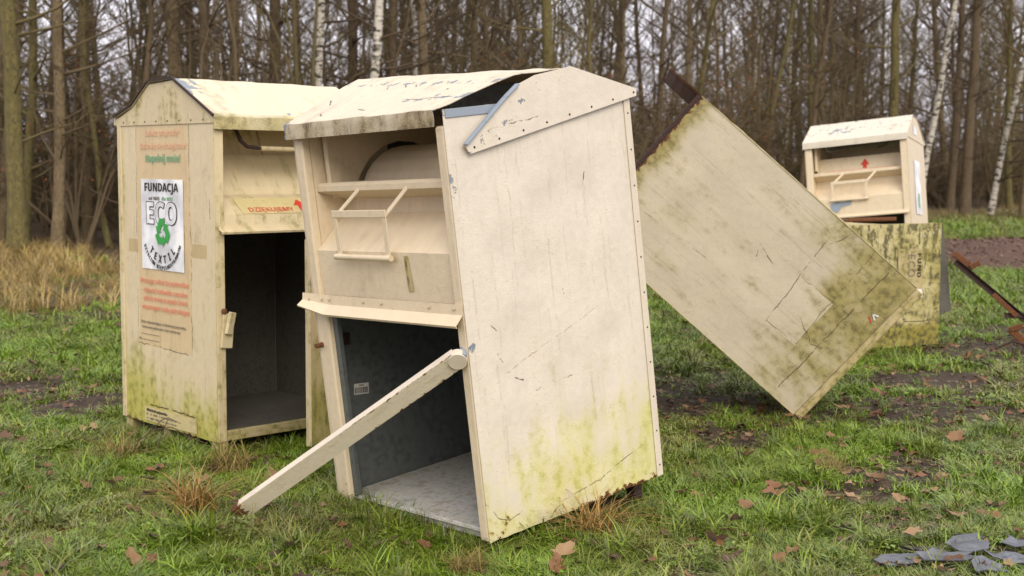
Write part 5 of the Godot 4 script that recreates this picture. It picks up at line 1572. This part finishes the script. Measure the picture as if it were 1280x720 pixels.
	for i in 2300:
		var z := -rng.randf_range(14.6, 27.0)
		var x := -rng.randf_range(4.2, 14.0)
		if z < wood_edge(x) - 0.5 or x > -4.4 + (z + 14.5) * 0.12 - rng.randf() * 0.8: continue
		var s := rng.randf_range(0.55, 1.2) * smoothstep(-0.45, 0.25, patch_noise.get_noise_2d(x * 1.2, z * 1.2))
		if s < 0.25: continue
		sl.append(Transform3D(Basis(Vector3.UP, rng.randf() * TAU).scaled(Vector3.ONE * s), Vector3(x, gh(x, z), z)))
		sc.append([Color(0.52, 0.36, 0.11), Color(0.42, 0.29, 0.10), Color(0.56, 0.42, 0.16), Color(0.30, 0.20, 0.08)][rng.randi() % 4] * rng.randf_range(0.75, 1.1))
	scatter("straw", straw, M.grass, sl, sc, "tall straw-coloured grass along the wood's edge by the poster bin")
	# yellow fringe of dry grass far right
	sl = []
	sc = []
	for i in 2600:
		var x := rng.randf_range(2.0, 30.0)
		var z := wood_edge(x) + rng.randf_range(-1.5, 4.5)
		if blocked(x, z): continue
		sl.append(Transform3D(Basis(Vector3.UP, rng.randf() * TAU).scaled(Vector3.ONE * rng.randf_range(0.5, 1.1)), Vector3(x, gh(x, z), z)))
		sc.append(Color(0.33, 0.25, 0.11) * rng.randf_range(0.7, 1.2))
	scatter("straw", straw, M.grass, sl, sc, "dry yellow grass fringe before the far wood's edge")
	# rusty tussocks that stand out
	var tus := tuft(41, 170, 0.12, 0.30, 0.07, 0.0026, 1.25, 0.0)
	var tus2 := tuft(43, 190, 0.10, 0.26, 0.10, 0.0026, 1.4, 0.0)
	var spots := [[-1.50, -6.04, 1.25, 0, "orange-brown grass tussock by the rusty end of the locking bar"], [0.36, -5.70, 1.2, 0, "orange-brown grass tussock at the leaning bin's mossy lower edge"], [-2.22, -7.25, 1.1, 1, "low rust-coloured grass tussock before the poster bin"], [-1.55, -7.05, 1.15, 1, "yellowed grass tussock before the half-open door"], [1.72, -6.9, 0.7, 1, "yellow-brown grass tussock on bare soil before the tipped bin"], [-0.18, -5.28, 0.7, 1, "dry grass tussock at the leaning bin's front corner"]]
	for s in spots:
		var m: ArrayMesh = (tus if s[3] == 0 else tus2).duplicate()
		var o := part("grass_tussock", m, tussock_material(s[3]), self)
		tag(o, s[4], "grass tussock", "dry tussocks")
		o.transform = Transform3D(Basis(Vector3.UP, s[0] * 7.0).scaled(Vector3.ONE * s[2]), Vector3(s[0], gh(s[0], s[1]) + 0.004, s[1]))
	# mulch bed far right
	mulch()

func tussock_material(k: int) -> StandardMaterial3D:
	var key := "tussock%d" % k
	if not M.has(key):
		var m := plain("dry grass", [Color(0.66, 0.52, 0.29), Color(0.60, 0.52, 0.30)][k], 0.6)
		m.vertex_color_use_as_albedo = true
		m.backlight_enabled = true
		m.backlight = Color(0.4, 0.4, 0.4)
		M[key] = m
	return M[key]

func mulch() -> void:
	var st := tool()
	st.set_smooth_group(1)
	var nr := 10
	var na := 40
	var p := func(i: int, k: int) -> Vector3:
		var a := TAU * k / na
		var u := float(i) / nr
		var x := 11.0 + cos(a) * 4.3 * u
		var z := -25.4 + sin(a) * 5.2 * u
		return Vector3(x, gh(x, z) - 0.05 + 0.30 * (1.0 - u * u) + 0.07 * ground_noise.get_noise_2d(x * 3.0, z * 3.0) * (1.0 - u), z)
	for i in nr:
		for k in na: quad(st, p.call(i, k), p.call(i + 1, k), p.call(i + 1, k + 1), p.call(i, k + 1))
	var t := mottled(256, 256, 141, [Color(0.33, 0.23, 0.19), Color(0.42, 0.30, 0.25), Color(0.24, 0.17, 0.14)], 0.04, 0.12)
	tag(part("mulch_bed", done(st), triplanar(painted("brown mulch", t, 0.9, 3.0), Vector3(0.7, 0.7, 0.7), true), self), "", "", "", "structure")
	var ll := []
	var lc := []
	for i in 4200:
		var a := rng.randf() * TAU
		var u := sqrt(rng.randf())
		var x := 11.0 + cos(a) * 4.4 * u
		var z := -25.4 + sin(a) * 5.3 * u
		ll.append(Transform3D(Basis.from_euler(Vector3(rng.randf_range(-0.5, 0.5), rng.randf() * TAU, rng.randf_range(-0.5, 0.5))).scaled(Vector3.ONE * rng.randf_range(0.35, 0.8)), Vector3(x, gh(x, z) - 0.03 + 0.30 * (1.0 - u * u), z)))
		lc.append([Color(0.15, 0.085, 0.06), Color(0.18, 0.105, 0.075), Color(0.12, 0.07, 0.05), Color(0.22, 0.14, 0.10)][rng.randi() % 4])
	scatter("mulch_leaves", leaf_mesh(3, 0), M.leaf, ll, lc, "brown leaves heaped on the mulch bed")

# ------------------------------------------------------------------ fallen leaves
func leaf_mesh(sd: int, shape: int) -> ArrayMesh:
	var r := RandomNumberGenerator.new()
	r.seed = sd
	var n := 14
	var st := tool()
	st.set_smooth_group(1)
	var rim := []
	for k in n:
		var u := float(k) / n
		var a := TAU * u
		var rad := 0.045 * r.randf_range(0.8, 1.12) * (1.0 + (0.22 * cos(a * 5.0 + 0.4 * sd) if shape == 1 else 0.10 * cos(a * 9.0)))
		var q := Vector2(cos(a) * rad * (1.0 if shape == 1 else 1.35), sin(a) * rad * (1.0 if shape == 1 else 0.62))
		rim.append(q)
	var curl := r.randf_range(4.0, 9.0)
	var p := func(q: Vector2) -> Vector3: return Vector3(q.x, curl * q.y * q.y + 0.5 * curl * q.x * q.x * (1.0 if shape == 1 else 0.6) + 0.008 * sin(q.x * 90.0 + sd) , q.y)
	for k in n:
		var a: Vector2 = rim[k]
		var b: Vector2 = rim[(k + 1) % n]
		for q in [Vector2.ZERO, a * 0.5, b * 0.5]: st.add_vertex(p.call(q))
		quad(st, p.call(a * 0.5), p.call(a), p.call(b), p.call(b * 0.5))
	if shape == 1:
		st.set_smooth_group(2)
		quad(st, Vector3(-0.03, 0.004, -0.001), Vector3(-0.085, 0.012, -0.001), Vector3(-0.085, 0.012, 0.001), Vector3(-0.03, 0.004, 0.001))
	return done(st)

func build_leaves() -> void:
	rng.seed = 99
	var forms := [leaf_mesh(1, 0), leaf_mesh(2, 1), leaf_mesh(3, 0), leaf_mesh(4, 1)]
	var tones := [Color(0.20, 0.085, 0.036), Color(0.125, 0.056, 0.032), Color(0.225, 0.12, 0.055), Color(0.09, 0.048, 0.032), Color(0.31, 0.19, 0.10)]
	var names := ["orange-brown", "dark russet", "tan brown", "dark brown", "pale tan"]
	var mats := []
	for c in tones:
		var m := plain("fallen leaf", c.linear_to_srgb(), 0.6)
		m.backlight_enabled = true
		m.backlight = Color(0.25, 0.25, 0.25)
		mats.append(m)
	# leaves one can pick out: [x, z]
	var placed := 0
	var spots := [[-1.62, -5.85, 1], [-1.56, -5.55, 3], [-0.82, -5.85, 1], [0.88, -5.55, 1], [1.10, -5.28, 0], [2.08, -5.98, 2], [1.5, -5.75, 1], [2.36, -6.25, 2], [2.23, -8.7, 4], [3.6, -8.7, 2], [1.33, -6.5, 0], [1.30, -6.35, 0], [1.75, -6.25, 1], [1.2, -6.65, 0], [0.62, -6.85, 2], [0.83, -7.6, 1], [-1.95, -5.4, 1], [-2.05, -6.55, 0], [-1.9, -6.9, 1], [-2.9, -7.6, 1], [-0.95, -5.45, 1], [1.02, -5.9, 1], [2.3, -5.35, 2]]
	while spots.size() < 120:
		var z := -rng.randf_range(4.9, 11.5)
		var x := rng.randf_range(-0.42, 0.42) * -z
		if blocked(x, z): continue
		spots.append([x, z, rng.randi() % 5])
	for s in spots:
		if blocked(s[0], s[1]): continue
		var k: int = rng.randi() % 4
		var o := tag(part("fallen_leaf", forms[k], mats[s[2]], self), "%s curled fallen leaf lying in the grass" % names[s[2]], "leaf", "%s fallen leaves" % names[s[2]])
		o.transform = Transform3D(Basis.from_euler(Vector3(rng.randf_range(-0.45, 0.45), rng.randf() * TAU, rng.randf_range(-0.4, 0.4))).scaled(Vector3.ONE * rng.randf_range(0.75, 1.25)), Vector3(s[0], gh(s[0], s[1]) + 0.045, s[1]))
	# the litter between
	for k in 4:
		var list := []
		var cols := []
		for i in 1700:
			var near := i < 900
			var z := -rng.randf_range(4.6, 13.0) if near else -rng.randf_range(13.0, 46.0)
			var x := rng.randf_range(-0.45, 0.45) * -z
			if blocked(x, z): continue
			if near and rng.randf() > 0.42 + bare(x, z): continue
			list.append(Transform3D(Basis.from_euler(Vector3(rng.randf_range(-0.4, 0.4), rng.randf() * TAU, rng.randf_range(-0.4, 0.4))).scaled(Vector3.ONE * rng.randf_range(0.3, 0.75) * (1.0 if near else 1.5)), Vector3(x, gh(x, z) + 0.012 + rng.randf() * 0.03, z)))
			cols.append(tones[rng.randi() % 5] * rng.randf_range(0.6, 1.0))
		scatter("leaf_litter", forms[k], M.leaf, list, cols, "small brown leaf litter strewn through the grass")
	# crumbs of soil on the bare patches
	var cl := tool()
	bevel_box(cl, Vector3(0.03, 0.02, 0.026), Transform3D(Basis(), Vector3.ZERO), 0.009)
	var list := []
	var cols := []
	for i in 9000:
		var z := -rng.randf_range(4.8, 14.0)
		var x := rng.randf_range(-0.44, 0.44) * -z
		if blocked(x, z) or rng.randf() > bare(x, z): continue
		list.append(Transform3D(Basis.from_euler(Vector3(rng.randf() * TAU, rng.randf() * TAU, 0)).scaled(Vector3(1, 0.7, 1.2) * rng.randf_range(0.3, 1.3)), Vector3(x, gh(x, z), z)))
		cols.append(Color(0.10, 0.072, 0.052) * rng.randf_range(0.6, 1.5))
	scatter("soil_crumbs", done(cl), M.leaf, list, cols, "crumbs of dark soil on the bare patches")
